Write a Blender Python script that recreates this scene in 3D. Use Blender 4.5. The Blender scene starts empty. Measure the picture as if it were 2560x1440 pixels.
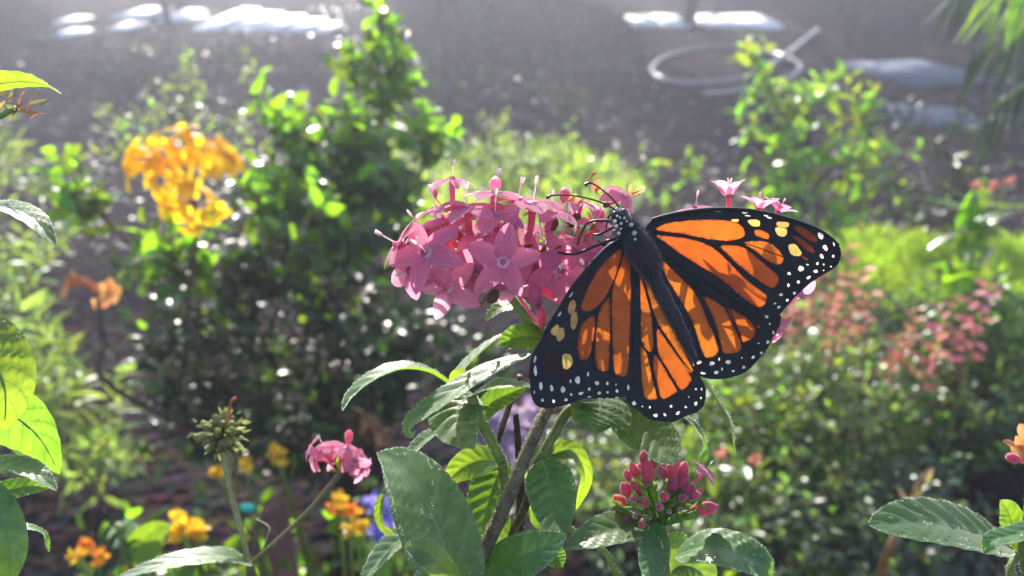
import bpy, bmesh, math, random
from mathutils import Vector, Matrix, Quaternion
from mathutils.geometry import delaunay_2d_cdt
R = math.radians
random.seed(7)
sc = bpy.context.scene
col = sc.collection

# ------------------------------------------------------------------ camera
F = 1934.0                      # focal length in photo pixels (2560 wide)
PITCH = R(27); CAMZ = 1.0
FW = Vector((0, math.cos(PITCH), -math.sin(PITCH)))
UP = Vector((0, math.sin(PITCH), math.cos(PITCH)))
RT = Vector((1, 0, 0))
CAM = Vector((0, 0, CAMZ))
cd = bpy.data.cameras.new('camera'); cam = bpy.data.objects.new('camera', cd); col.objects.link(cam)
cam.location = CAM; cam.rotation_euler = (R(90) - PITCH, 0, 0)
cd.sensor_width = 36; cd.lens = 36 * F / 2560
cd.clip_start = 0.005; cd.clip_end = 400
cd.dof.use_dof = True; cd.dof.focus_distance = 0.192; cd.dof.aperture_fstop = 12.5
sc.camera = cam
# ------------------------------------------------------------------ light
SUN_EL, SUN_AZ = R(27), R(-11)
w = bpy.data.worlds.new('World'); sc.world = w; w.use_nodes = True
nt = w.node_tree; bg = nt.nodes['Background']
sky = nt.nodes.new('ShaderNodeTexSky'); sky.sky_type = 'NISHITA'; sky.sun_disc = False
sky.sun_elevation = SUN_EL; sky.sun_rotation = SUN_AZ
nt.links.new(sky.outputs[0], bg.inputs[0]); bg.inputs[1].default_value = 0.13
SDIR = Vector((math.sin(SUN_AZ) * math.cos(SUN_EL), math.cos(SUN_AZ) * math.cos(SUN_EL), math.sin(SUN_EL)))
sl = bpy.data.lights.new('sun', 'SUN'); sl.energy = 5.0; sl.angle = R(0.53); sl.color = (1, .95, .86)
so = bpy.data.objects.new('sun', sl); col.objects.link(so); so.location = (0, 0, 5)
so.rotation_euler = SDIR.to_track_quat('Z', 'Y').to_euler()
sc.view_settings.view_transform = 'Standard'; sc.view_settings.look = 'None'
sc.view_settings.exposure = 1.55; sc.view_settings.gamma = 1
sc.render.engine = 'CYCLES'
cy = sc.cycles
cy.use_denoising = True; cy.max_bounces = 8; cy.diffuse_bounces = 3; cy.glossy_bounces = 2
cy.transmission_bounces = 5; cy.transparent_max_bounces = 8; cy.volume_bounces = 0
cy.sample_clamp_indirect = 4; cy.caustics_reflective = False; cy.caustics_refractive = False

# ------------------------------------------------------------------ helpers
def at(px, py, d):
    """photo pixel at depth d (metres along the view axis) -> world"""
    return CAM + d * (FW + RT * ((px - 1280) / F) + UP * ((720 - py) / F))
def cdir(x, y, z):
    """direction given as (right, up, towards camera) -> world"""
    return (RT * x + UP * y - FW * z).normalized()
def ground(px, py, z=0.0):
    r = FW + RT * ((px - 1280) / F) + UP * ((720 - py) / F)
    return CAM + r * ((z - CAMZ) / r.z)
def rnd(a, b): return random.uniform(a, b)
def rvec():
    while True:
        v = Vector((rnd(-1, 1), rnd(-1, 1), rnd(-1, 1)))
        if .05 < v.length < 1: return v
WM = {}
def empty(name, loc, label, cat, group=None):
    o = bpy.data.objects.new(name, None); col.objects.link(o)
    o.location = loc; o.empty_display_size = .02
    WM[o.name] = Matrix.Translation(loc)
    o['label'] = label; o['category'] = cat
    if group: o['group'] = group
    return o
def mesh(name, verts, faces, mat, smooth=True, uvs=None):
    m = bpy.data.meshes.new(name); m.from_pydata([tuple(v) for v in verts], [], faces)
    if mat: m.materials.append(mat)
    if smooth: m.shade_smooth()
    if uvs:
        l = m.uv_layers.new(name='UVMap')
        for lp in m.loops: l.data[lp.index].uv = uvs[lp.vertex_index]
    m.update(); return m
def put(name, me, parent=None, M=None, kind=None, label=None, cat=None, group=None):
    """link a mesh object; M is its world matrix"""
    o = bpy.data.objects.new(name, me); col.objects.link(o)
    M = M if M is not None else Matrix.Identity(4)
    WM[o.name] = M
    if parent is not None:
        o.parent = parent; o.matrix_local = WM[parent.name].inverted() @ M
    else: o.matrix_world = M
    if kind: o['kind'] = kind
    if label: o['label'] = label
    if cat: o['category'] = cat
    if group: o['group'] = group
    return o
def part(name, vf, mat, parent, kind=None, smooth=True, label=None):
    """vf = (world verts, faces[, uvs]); origin moved to the parts' first vertex"""
    v, f = vf[0], vf[1]
    o = Vector(v[0])
    me = mesh(name, [Vector(p) - o for p in v], f, mat, smooth, vf[2] if len(vf) > 2 else None)
    return put(name, me, parent, Matrix.Translation(o), kind, label)
def catmull(P, n):
    if len(P) == 2: return [P[0].lerp(P[1], i / n) for i in range(n + 1)]
    Q = [2 * P[0] - P[1]] + list(P) + [2 * P[-1] - P[-2]]
    out = []; seg = len(P) - 1
    for i in range(n + 1):
        t = i / n * seg; k = min(int(t), seg - 1); t -= k
        a, b, c, d = Q[k:k + 4]
        out.append(.5 * ((2 * b) + (c - a) * t + (2 * a - 5 * b + 4 * c - d) * t * t + (3 * b - a - 3 * c + d) * t ** 3))
    return out
def tube(P, r, n=8, seg=12, cap=True):
    """smooth tube along control points; r = list of radii or a number"""
    C = catmull(P, seg)
    if not hasattr(r, '__len__'): r = [r, r]
    def rad(t):
        x = t * (len(r) - 1); k = min(int(x), len(r) - 2); return r[k] + (r[k + 1] - r[k]) * (x - k)
    V, Fc = [], []
    prev = None
    for i, c in enumerate(C):
        T = (C[min(i + 1, seg)] - C[max(i - 1, 0)]).normalized()
        if prev is None: prev = T.orthogonal().normalized()
        A = (prev - T * prev.dot(T)).normalized(); prev = A; B = T.cross(A)
        rr = rad(i / seg)
        for j in range(n):
            a = 2 * math.pi * j / n; V.append(c + (A * math.cos(a) + B * math.sin(a)) * rr)
    for i in range(seg):
        for j in range(n):
            k = (j + 1) % n; Fc.append((i * n + j, i * n + k, (i + 1) * n + k, (i + 1) * n + j))
    if cap: Fc.append(tuple(range(n - 1, -1, -1))); Fc.append(tuple(range(seg * n, seg * n + n)))
    return V, Fc
def merge(*L):
    V, Fc = [], []
    for l in L:
        b = len(V); V += l[0]; Fc += [tuple(i + b for i in f) for f in l[1]]
    return V, Fc
def hairs_on(vf, n, length, width=4e-5, where=None, out=.7):
    """tiny tapering hairs standing on a surface"""
    V, Fc = vf[0], vf[1]; HV, HF = [], []
    for _ in range(n * 3):
        f = random.choice(Fc)
        if len(f) < 3: continue
        a, b, c = V[f[0]], V[f[1]], V[f[2]]
        nn = (b - a).cross(c - a)
        if nn.length < 1e-14: continue
        nn.normalize()
        u, v = random.random(), random.random()
        if u + v > 1: u, v = 1 - u, 1 - v
        p = a + (b - a) * u + (c - a) * v
        if where and not where(p, nn): continue
        d = (nn * out + rvec() * .5).normalized() * length * rnd(.5, 1.2)
        s = d.cross(rvec()).normalized() * width
        k = len(HV); HV += [p - s, p + s, p + d]; HF.append((k, k + 1, k + 2))
        if len(HF) >= n: break
    return HV, HF

# ------------------------------------------------------------------ materials
def newmat(name):
    m = bpy.data.materials.new(name); m.use_nodes = True
    n = m.node_tree.nodes; l = m.node_tree.links
    return m, n, l, n['Principled BSDF'], n['Material Output']
def setp(p, **k):
    for a, b in k.items(): p.inputs[a.replace('_', ' ')].default_value = b
def c4(c): return (c[0], c[1], c[2], 1)
def variation(n, l, color, hue=.02, val=.35, scale=80, island=True, amount=.25, stretch=1):
    """one colour varied by object, by leaf and by a noise; returns a colour socket"""
    oi = n.new('ShaderNodeObjectInfo'); geo = n.new('ShaderNodeNewGeometry')
    add = n.new('ShaderNodeMath'); add.operation = 'ADD'
    l.new(oi.outputs['Random'], add.inputs[0]); l.new(geo.outputs['Random Per Island'], add.inputs[1])
    fr = n.new('ShaderNodeMath'); fr.operation = 'FRACT'; l.new(add.outputs[0], fr.inputs[0])
    tc = n.new('ShaderNodeTexCoord'); nz = n.new('ShaderNodeTexNoise'); nz.inputs['Scale'].default_value = scale
    nz.inputs['Detail'].default_value = 4
    mp_ = n.new('ShaderNodeMapping'); mp_.inputs['Scale'].default_value = (stretch, 1, 1)
    l.new(tc.outputs['Object'], mp_.inputs['Vector']); l.new(mp_.outputs[0], nz.inputs['Vector'])
    hs = n.new('ShaderNodeHueSaturation'); hs.inputs['Color'].default_value = c4(color)
    mh = n.new('ShaderNodeMapRange'); mh.inputs['To Min'].default_value = .5 - hue; mh.inputs['To Max'].default_value = .5 + hue
    l.new(fr.outputs[0], mh.inputs['Value']); l.new(mh.outputs[0], hs.inputs['Hue'])
    mv = n.new('ShaderNodeMapRange'); mv.inputs['To Min'].default_value = 1 - val; mv.inputs['To Max'].default_value = 1 + val
    l.new(fr.outputs[0], mv.inputs['Value'])
    mn = n.new('ShaderNodeMapRange'); mn.inputs['From Min'].default_value = .3; mn.inputs['From Max'].default_value = .7
    mn.inputs['To Min'].default_value = 1 - amount; mn.inputs['To Max'].default_value = 1 + amount
    l.new(nz.outputs[0], mn.inputs['Value'])
    mu = n.new('ShaderNodeMath'); mu.operation = 'MULTIPLY'
    l.new(mv.outputs[0], mu.inputs[0]); l.new(mn.outputs[0], mu.inputs[1]); l.new(mu.outputs[0], hs.inputs['Value'])
    return hs.outputs[0], nz.outputs[0]
def leafmat(name, base, trans, tf=.5, rough=.4, spec=.5, sheen=0, scale=80, hue=.02, val=.3, bump=0, veins=False, amount=.25, stretch=1, bscale=2200, bdist=.0003):
    m, n, l, p, out = newmat(name)
    cb, nz = variation(n, l, base, hue, val, scale, amount=amount, stretch=stretch)
    ct, _ = variation(n, l, trans, hue, val, scale, amount=amount, stretch=stretch)
    if veins:
        uv = n.new('ShaderNodeUVMap'); uv.uv_map = 'UVMap'
        sx = n.new('ShaderNodeSeparateXYZ'); l.new(uv.outputs[0], sx.inputs[0])
        ab = n.new('ShaderNodeMath'); ab.operation = 'ABSOLUTE'; l.new(sx.outputs[1], ab.inputs[0])
        mid = n.new('ShaderNodeMath'); mid.operation = 'LESS_THAN'; mid.inputs[1].default_value = .05; l.new(ab.outputs[0], mid.inputs[0])
        ph = n.new('ShaderNodeMath'); ph.operation = 'MULTIPLY_ADD'; ph.inputs[1].default_value = 8.0
        l.new(sx.outputs[0], ph.inputs[0])
        sub = n.new('ShaderNodeMath'); sub.operation = 'MULTIPLY'; sub.inputs[1].default_value = -1.5; l.new(ab.outputs[0], sub.inputs[0])
        l.new(sub.outputs[0], ph.inputs[2])
        fr = n.new('ShaderNodeMath'); fr.operation = 'FRACT'; l.new(ph.outputs[0], fr.inputs[0])
        lt = n.new('ShaderNodeMath'); lt.operation = 'LESS_THAN'; lt.inputs[1].default_value = .13; l.new(fr.outputs[0], lt.inputs[0])
        mx = n.new('ShaderNodeMath'); mx.operation = 'MAXIMUM'; l.new(mid.outputs[0], mx.inputs[0]); l.new(lt.outputs[0], mx.inputs[1])
        def tint(sock, colr, fac):
            q = n.new('ShaderNodeMix'); q.data_type = 'RGBA'; l.new(sock, q.inputs[6]); q.inputs[7].default_value = c4(colr)
            k = n.new('ShaderNodeMath'); k.operation = 'MULTIPLY'; k.inputs[1].default_value = fac; l.new(mx.outputs[0], k.inputs[0])
            l.new(k.outputs[0], q.inputs[0]); return q.outputs[2]
        cb = tint(cb, (.2, .28, .12), .35); ct = tint(ct, (trans[0] * .5, trans[1] * .55, trans[2] * .5), .6)
    l.new(cb, p.inputs['Base Color']); setp(p, Roughness=rough, Specular_IOR_Level=spec)
    if sheen: setp(p, Sheen_Weight=sheen, Sheen_Roughness=.4)
    if bump:
        bn = n.new('ShaderNodeTexNoise'); bn.inputs['Scale'].default_value = bscale; bn.inputs['Detail'].default_value = 1
        tc = n.new('ShaderNodeTexCoord'); l.new(tc.outputs['Object'], bn.inputs['Vector'])
        bp = n.new('ShaderNodeBump'); bp.inputs['Strength'].default_value = bump; bp.inputs['Distance'].default_value = bdist
        l.new(bn.outputs[0], bp.inputs['Height']); l.new(bp.outputs[0], p.inputs['Normal'])
    tr = n.new('ShaderNodeBsdfTranslucent'); l.new(ct, tr.inputs[0])
    mixs = n.new('ShaderNodeMixShader'); mixs.inputs[0].default_value = tf
    l.new(p.outputs[0], mixs.inputs[1]); l.new(tr.outputs[0], mixs.inputs[2]); l.new(mixs.outputs[0], out.inputs[0])
    return m
def plain(name, color, rough=.6, spec=.3, scale=60, val=.15, amount=.3, sheen=0, bump=0):
    m, n, l, p, out = newmat(name)
    cb, nz = variation(n, l, color, .01, val, scale, amount=amount)
    l.new(cb, p.inputs['Base Color']); setp(p, Roughness=rough, Specular_IOR_Level=spec)
    if sheen: setp(p, Sheen_Weight=sheen)
    if bump:
        bp = n.new('ShaderNodeBump'); bp.inputs['Strength'].default_value = bump; bp.inputs['Distance'].default_value = .01
        l.new(nz, bp.inputs['Height']); l.new(bp.outputs[0], p.inputs['Normal'])
    return m
M = {}
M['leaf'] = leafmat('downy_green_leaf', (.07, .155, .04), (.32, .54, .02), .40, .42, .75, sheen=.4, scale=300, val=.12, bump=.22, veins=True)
M['leaf_lit'] = leafmat('backlit_yellow_green_leaf', (.10, .19, .04), (.38, .62, .03), .52, .45, .6, sheen=.4, scale=300, val=.1, bump=.3, veins=True)  # brighter copy of the downy leaf, backlight put into the colour
M['midrib'] = leafmat('pale_midrib', (.2, .28, .12), (.3, .4, .08), .3, .5, .4)
M['stem_green'] = leafmat('green_stem', (.16, .2, .05), (.3, .4, .05), .25, .5, .4, scale=400)
M['stem_straw'] = leafmat('tan_green_stem', (.24, .21, .10), (.34, .32, .1), .25, .5, .4, scale=400)
M['stem_brown'] = plain('brown_green_stem', (.10, .075, .04), .6, .3, 400, amount=.5)
M['stem_dark'] = plain('dark_brown_stem', (.055, .03, .025), .6, .3, 400, amount=.5)
M['hair'] = leafmat('pale_hair', (.7, .72, .62), (.8, .82, .7), .5, .4, .5)
M['petal'] = leafmat('pink_petal', (.92, .29, .54), (1.0, .41, .57), .6, .4, .6, sheen=.5, scale=2.5, hue=.015, val=.16, bump=.6, amount=.12, stretch=7, bscale=30, bdist=.02)
M['petal_tube'] = leafmat('rose_tube', (.66, .15, .27), (.88, .27, .36), .5, .5, .4, sheen=.4, scale=500, val=.12, amount=.15)
M['bud'] = leafmat('deep_rose_bud', (.5, .075, .14), (.75, .13, .2), .38, .6, .3, sheen=.8, scale=500, val=.2)
M['throat'] = leafmat('pale_throat', (.82, .48, .62), (.92, .6, .7), .4, .6, .3, scale=10, bump=.6, bscale=30, bdist=.02)
M['style'] = leafmat('white_style', (.8, .66, .68), (.9, .78, .76), .5, .4, .4)
M['calyx'] = leafmat('reddish_calyx', (.14, .07, .035), (.25, .14, .03), .3, .5, .4, scale=500, val=.3)
M['sepal'] = leafmat('green_sepal', (.1, .17, .04), (.38, .52, .04), .45, .5, .4, scale=500)
M['wither'] = leafmat('withered_petal', (.4, .16, .1), (.7, .38, .14), .5, .6, .3, scale=500, val=.3, amount=.5)
M['dryhead'] = leafmat('drying_seed_head', (.24, .25, .10), (.4, .42, .12), .42, .6, .3, scale=300, val=.35)
M['wing'] = plain('black_wing_scales', (.009, .007, .011), .6, .3, 900, val=.05, amount=.5, sheen=.12)
M['cell'] = leafmat('orange_wing_cell', (.36, .10, .028), (.68, .165, .012), .5, .55, .3, scale=260, hue=.006, val=.1, amount=.15)
def wingcell():
    m = M['cell']; n = m.node_tree.nodes; l = m.node_tree.links
    a = n.new('ShaderNodeAttribute'); a.attribute_name = 'rim'
    pw = n.new('ShaderNodeMath'); pw.operation = 'POWER'; pw.inputs[1].default_value = 1.6; l.new(a.outputs['Fac'], pw.inputs[0])
    mu = n.new('ShaderNodeMath'); mu.operation = 'MULTIPLY'; mu.inputs[1].default_value = .85; l.new(pw.outputs[0], mu.inputs[0])
    p = n['Principled BSDF']; t = [x for x in n if x.type == 'BSDF_TRANSLUCENT'][0]
    for sock, dark in ((p.inputs['Base Color'], (.05, .012, .006)), (t.inputs[0], (.16, .018, .003))):
        src = sock.links[0].from_socket; q = n.new('ShaderNodeMix'); q.data_type = 'RGBA'
        l.new(src, q.inputs[6]); q.inputs[7].default_value = c4(dark); l.new(mu.outputs[0], q.inputs[0]); l.new(q.outputs[2], sock)
wingcell()
M['cell_dark'] = leafmat('dusky_wing_patch', (.04, .014, .008), (.10, .022, .008), .5, .55, .3, scale=500, val=.1)
M['cell_pale'] = leafmat('pale_yellow_wing_patch', (.6, .42, .16), (.9, .6, .12), .5, .55, .3, scale=500, val=.15)
M['spot'] = leafmat('white_wing_spot', (.72, .7, .64), (.8, .72, .6), .4, .6, .3, scale=500, val=.1)
M['body'] = plain('black_fuzzy_body', (.012, .011, .015), .6, .35, 1500, sheen=.5, amount=.4)
M['fuzz'] = plain('dark_grey_fuzz', (.085, .08, .09), .6, .3, 1500)
M['black'] = plain('black_horn', (.012, .01, .012), .35, .5, 800)
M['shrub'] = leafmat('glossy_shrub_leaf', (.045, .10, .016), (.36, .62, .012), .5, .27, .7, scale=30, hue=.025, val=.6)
M['shrub_shaded'] = leafmat('shade_toned_shrub_leaf', (.02, .04, .016), (.06, .12, .012), .3, .32, .4, scale=30, hue=.02, val=.4)  # darker copy of the shrub leaf, shade is put into its colour
M['cover'] = leafmat('small_cover_leaf', (.10, .17, .025), (.48, .72, .02), .54, .33, 1, scale=30, hue=.04, val=.45)
M['greyleaf'] = leafmat('grey_green_leaf', (.14, .18, .08), (.42, .58, .08), .5, .32, 1, scale=30, hue=.04, val=.4)
M['bedleaf'] = leafmat('dull_bed_leaf', (.05, .08, .03), (.13, .22, .025), .4, .3, 1, scale=30, hue=.04, val=.7)
M['paleleaf'] = leafmat('pale_grassy_leaf', (.18, .27, .07), (.45, .62, .08), .52, .4, .6, scale=30, val=.3)
M['bark'] = plain('brown_bark', (.10, .07, .05), .8, .2, 60, amount=.5, bump=.6)
M['greybark'] = plain('grey_bark', (.055, .05, .055), .8, .2, 25, amount=.5, bump=.8)
M['orange'] = leafmat('orange_trumpet', (.9, .52, .01), (1.0, .72, .02), .58, .45, .4, scale=60, hue=.015, val=.15)
M['peach'] = leafmat('peach_trumpet', (.8, .36, .14), (.9, .46, .16), .5, .45, .4, scale=60)
M['lantana_o'] = leafmat('orange_lantana', (.8, .24, .02), (.9, .35, .03), .45, .5, .3, hue=.02)
M['lantana_y'] = leafmat('yellow_lantana', (.8, .5, .03), (.92, .6, .03), .45, .5, .3, hue=.02)
M['purple'] = leafmat('violet_petal', (.22, .18, .6), (.35, .3, .75), .45, .5, .3)
M['mauve'] = leafmat('mauve_petal', (.42, .3, .42), (.5, .36, .5), .45, .5, .3)
M['coral'] = leafmat('coral_blossom', (.6, .2, .15), (.8, .36, .26), .5, .5, .3, hue=.03, val=.3)
M['rosebl'] = leafmat('rose_blossom', (.5, .13, .17), (.7, .22, .27), .5, .5, .3, hue=.03, val=.3)
M['grass'] = leafmat('lawn_grass', (.15, .25, .03), (.58, .8, .04), .58, .4, .5, scale=10, hue=.03, val=.35)
M['straw'] = leafmat('straw_stalk', (.32, .22, .10), (.5, .36, .14), .4, .5, .4)
M['teal'] = plain('teal_plastic', (.01, .5, .36), .35, .5, 20, amount=.08)
M['wood'] = plain('red_brown_wood', (.17, .075, .06), .7, .3, 30, amount=.4, bump=.4)
M['hose'] = plain('grey_rubber_hose', (.22, .19, .19), .25, .7, 30, amount=.3)
M['stone'] = plain('white_limestone', (.80, .79, .76), .55, .4, 6, val=.06, amount=.12, bump=.2)
M['bluestone'] = plain('blue_grey_slab', (.10, .125, .17), .9, .1, 4, val=.1, amount=.3, bump=.2)
def mulch():
    m, n, l, p, out = newmat('dark_mulch')
    tc = n.new('ShaderNodeTexCoord'); a = n.new('ShaderNodeTexNoise'); a.inputs['Scale'].default_value = 2.2; a.inputs['Detail'].default_value = 8
    b = n.new('ShaderNodeTexVoronoi'); b.inputs['Scale'].default_value = 38
    l.new(tc.outputs['Object'], a.inputs['Vector']); l.new(tc.outputs['Object'], b.inputs['Vector'])
    r = n.new('ShaderNodeValToRGB'); e = r.color_ramp.elements
    e[0].position = .32; e[0].color = (.016, .013, .016, 1); e[1].position = .72; e[1].color = (.045, .032, .032, 1)
    l.new(a.outputs[0], r.inputs[0])
    mx = n.new('ShaderNodeMix'); mx.data_type = 'RGBA'; mx.blend_type = 'MULTIPLY'; mx.inputs[0].default_value = .6
    l.new(r.outputs[0], mx.inputs[6]); l.new(b.outputs['Color'], mx.inputs[7]); l.new(mx.outputs[2], p.inputs['Base Color'])
    bp = n.new('ShaderNodeBump'); bp.inputs['Strength'].default_value = .9; bp.inputs['Distance'].default_value = .02
    l.new(b.outputs['Distance'], bp.inputs['Height']); l.new(bp.outputs[0], p.inputs['Normal'])
    setp(p, Roughness=1, Specular_IOR_Level=.03); return m
M['mulch'] = mulch()
M['litter'] = plain('dry_leaf_litter', (.13, .10, .10), .4, .5, 20, val=.6)
M['turf'] = plain('turf_soil', (.04, .05, .02), .8, .2, 8, amount=.4)

# ------------------------------------------------------------------ setting
def sheet(name, x0, x1, y0, y1, nx, ny, fz, mat):
    V = []; Fc = []
    for j in range(ny + 1):
        for i in range(nx + 1):
            x = x0 + (x1 - x0) * i / nx; y = y0 + (y1 - y0) * j / ny; V.append((x, y, fz(x, y)))
    for j in range(ny):
        for i in range(nx):
            a = j * (nx + 1) + i; Fc.append((a, a + 1, a + nx + 2, a + nx + 1))
    return put(name, mesh(name, V, Fc, mat), kind='structure')
sheet('ground', -40, 40, -12, 60, 4, 4, lambda x, y: 0.0, M['mulch'])
def blob_poly(pts, n=40):
    P = catmull([Vector((p.x, p.y, 0)) for p in pts + pts[:1]], n)[:-1]
    return P
def lawn(name, pix, blades, hmax):
    P = blob_poly([ground(*p) for p in pix])
    put(name, mesh(name, [(p.x, p.y, .004) for p in P], [tuple(range(len(P)))], M['turf']), kind='structure')
    xs = [p.x for p in P]; ys = [p.y for p in P]
    V = []; Fc = []
    def inside(x, y):
        c = False
        for i in range(len(P)):
            a, b = P[i], P[i - 1]
            if (a.y > y) != (b.y > y) and x < (b.x - a.x) * (y - a.y) / (b.y - a.y) + a.x: c = not c
        return c
    while len(Fc) < blades:
        x, y = rnd(min(xs), max(xs)), rnd(min(ys), max(ys))
        if not inside(x, y): continue
        a = rnd(0, 6.28); wv = Vector((math.cos(a), math.sin(a), 0)) * rnd(.002, .0045); h = rnd(.4, 1) * hmax
        d = Vector((rnd(-.5, .5) * h, rnd(-.5, .5) * h, h)); b = Vector((x, y, .004)); k = len(V)
        V += [b - wv, b + wv, b + d * .6 + wv * .6, b + d * .6 - wv * .6, b + d + Vector((d.x, d.y, -.1 * h)) * .5]
        Fc += [(k, k + 1, k + 2, k + 3), (k + 3, k + 2, k + 4)]
    put(name + '_grass', mesh(name + '_grass', V, Fc, M['grass']), kind='stuff',
        label='short sunlit green grass growing on the ' + name.replace('_', ' '), cat='grass')
lawn('lawn', [(1960, 640), (2150, 600), (2400, 625), (2800, 640), (2900, 800), (2500, 830), (2150, 800), (1950, 720)], 20000, .08)
lawn('grass_verge', [(900, 380), (1150, 365), (1400, 375), (1560, 430), (1600, 520), (1300, 600), (900, 560), (700, 500)], 3200, .11)

# ---- pale slabs far off, each its own stone
def slab(px, py, w_, d_, mat, label, rot=0, h=.03, group='pale paving slabs across the far ground'):
    c = ground(px, py); bm = bmesh.new()
    bmesh.ops.create_cube(bm, size=1)
    for v in bm.verts: v.co = Vector((v.co.x * w_ * rnd(.93, 1.05), v.co.y * d_ * rnd(.85, 1.1), v.co.z * h))
    bmesh.ops.bevel(bm, geom=bm.edges[:], offset=.01, segments=2, affect='EDGES')
    me = bpy.data.meshes.new('paving_slab'); bm.to_mesh(me); bm.free(); me.materials.append(mat); me.shade_smooth()
    put('paving_slab', me, None, Matrix.Translation((c.x, c.y, h / 2 + .002)) @ Matrix.Rotation(rot, 4, 'Z'), None, label, 'paving slab', group)
xs = [545, 612, 680, 742, 800, 842]
for i in range(5):
    a, b = ground(xs[i], 52 + i * 6), ground(xs[i + 1], 52 + i * 6)
    slab((xs[i] + xs[i + 1]) / 2, 52 + i * 6, (b.x - a.x) * .985, 1.3 - .2 * i, M['stone'],
         ['longest white slab at the left end of the bright paved row', 'white slab second from the left in the bright paved row',
          'white slab in the middle of the bright paved row', 'white slab second from the right in the bright paved row',
          'small white slab at the right end of the paved row beside the shrub'][i])
slab(362, 38, .31, .7, M['stone'], 'white slab left of the gap, upper of the two by the thin trunk')
slab(458, 44, .22, .7, M['stone'], 'short white slab between the thin trunk and the long bright row')
slab(494, 53, .1, .4, M['stone'], 'tiny round white stone touching the long bright row')
slab(326, 72, .2, .4, M['stone'], 'white slab lying in front of the slab left of the gap')
slab(186, 56, .18, .4, M['stone'], 'farther of two small white stones near the left edge')
slab(184, 88, .17, .35, M['stone'], 'nearer of two small white stones near the left edge')
for i, (a, b) in enumerate([(1570, 1640), (1640, 1708), (1738, 1830), (1830, 1930)]):
    slab((a + b) / 2, 58, (ground(b, 58).x - ground(a, 58).x) * .97, .7, M['stone'],
         ['pale slab at the left end of the row behind the hose', 'pale slab just left of the post behind the hose',
          'pale slab just right of the post behind the hose', 'pale slab at the right end of the row behind the hose'][i])
for i, (x, y, w_, d_) in enumerate([(2290, 190, .6, .7), (2330, 300, .4, .4)]):
    slab(x, y, w_, d_, M['bluestone'], ['largest blue grey slab behind the palm fronds', 'blue grey slab in front of the largest one by the palm',
         'small blue grey slab beside the thin shrub', 'small blue grey slab low behind the palm fronds'][i], rnd(-.3, .3), group='blue grey slabs behind the palm')

# ---- dry leaves and chips scattered over the soil
V, Fc = [], []
for k in range(2600):
    g = ground(rnd(-200, 2760), 20 + 620 * random.random() ** 1.3); a = rnd(0, 6.28); s = rnd(.008, .024)
    u = Vector((math.cos(a), math.sin(a), rnd(-.1, .1))) * s; v = Vector((-math.sin(a), math.cos(a), rnd(-.1, .1))) * s * rnd(.35, .7); z = Vector((0, 0, s * rnd(.1, .5)))
    p = Vector((g.x, g.y, .006)); q = len(V)
    V += [p - u, p - v + z, p + u + z * .3, p + v + z * .6]; Fc += [(q, q + 1, q + 3), (q + 1, q + 2, q + 3)]
put('leaf_litter', mesh('leaf_litter', V, Fc, M['litter']), kind='stuff', label='dry leaves and bark chips scattered over the dark soil', cat='leaf litter')
# ---- thin posts far off
def post(name, b, hgt, wx, wy, mat, label, cat, lean=0, group=None):
    bm = bmesh.new(); bmesh.ops.create_cube(bm, size=1)
    for v in bm.verts:
        top = v.co.z > 0; v.co = Vector((v.co.x * wx * (.96 if top else 1), v.co.y * wy, (v.co.z + .5) * hgt - (0 if top else .03)))
        if top: v.co.z += (.012 if v.co.x > 0 else -.004)
    bmesh.ops.bevel(bm, geom=bm.edges[:], offset=min(wx, wy) * .12, segments=2, affect='EDGES')
    me = bpy.data.meshes.new(name); bm.to_mesh(me); bm.free(); me.materials.append(mat); me.shade_smooth()
    return put(name, me, None, Matrix.Translation(b) @ Matrix.Rotation(lean, 4, 'Y') @ Matrix.Rotation(.2, 4, 'Z'), None, label, cat, group)
post('fence_post', ground(1722, 70), 1.5, .085, .085, M['greybark'], 'dark post standing between the pale slabs behind the hose', 'post', 0, 'dark posts among the far slabs')
post('fence_post', ground(420, 62), 1.6, .06, .06, M['greybark'], 'thin dark post standing among the white slabs at upper left', 'post', .02, 'dark posts among the far slabs')
# ---- unseen trees added beyond: their gapped crowns are there to shade the far ground
SUNPX = (790, -1466)
rs = random.Random(3)
def to_px(p):
    v = p - CAM; d = v.dot(FW); return 1280 + F * v.x / d, 720 - F * v.dot(UP) / d
def gap(c):  # leaves out crown clumps so slabs, hose and near plants stay sunlit
    g = c - SDIR * (c.z / SDIR.z)                      # where this clump's shade falls
    if g.y < 3.3: return True
    u, v = to_px(Vector((g.x, g.y, 0)))
    for (x0, x1, y0, y1) in ((40, 990, -40, 140), (1480, 2060, 5, 120), (2120, 2480, 130, 260), (1560, 2080, 90, 250)):
        if x0 < u < x1 and y0 < v < y1: return True
    px, py = to_px(c)
    th = math.degrees(math.atan2(px - SUNPX[0], py - SUNPX[1]))
    return any(abs(th - b) < w_ for b, w_ in ((-14.5, 2.2), (-1.2, 1.3), (46.5, 1.6), (-24, 1.2), (8, .6)))
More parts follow.
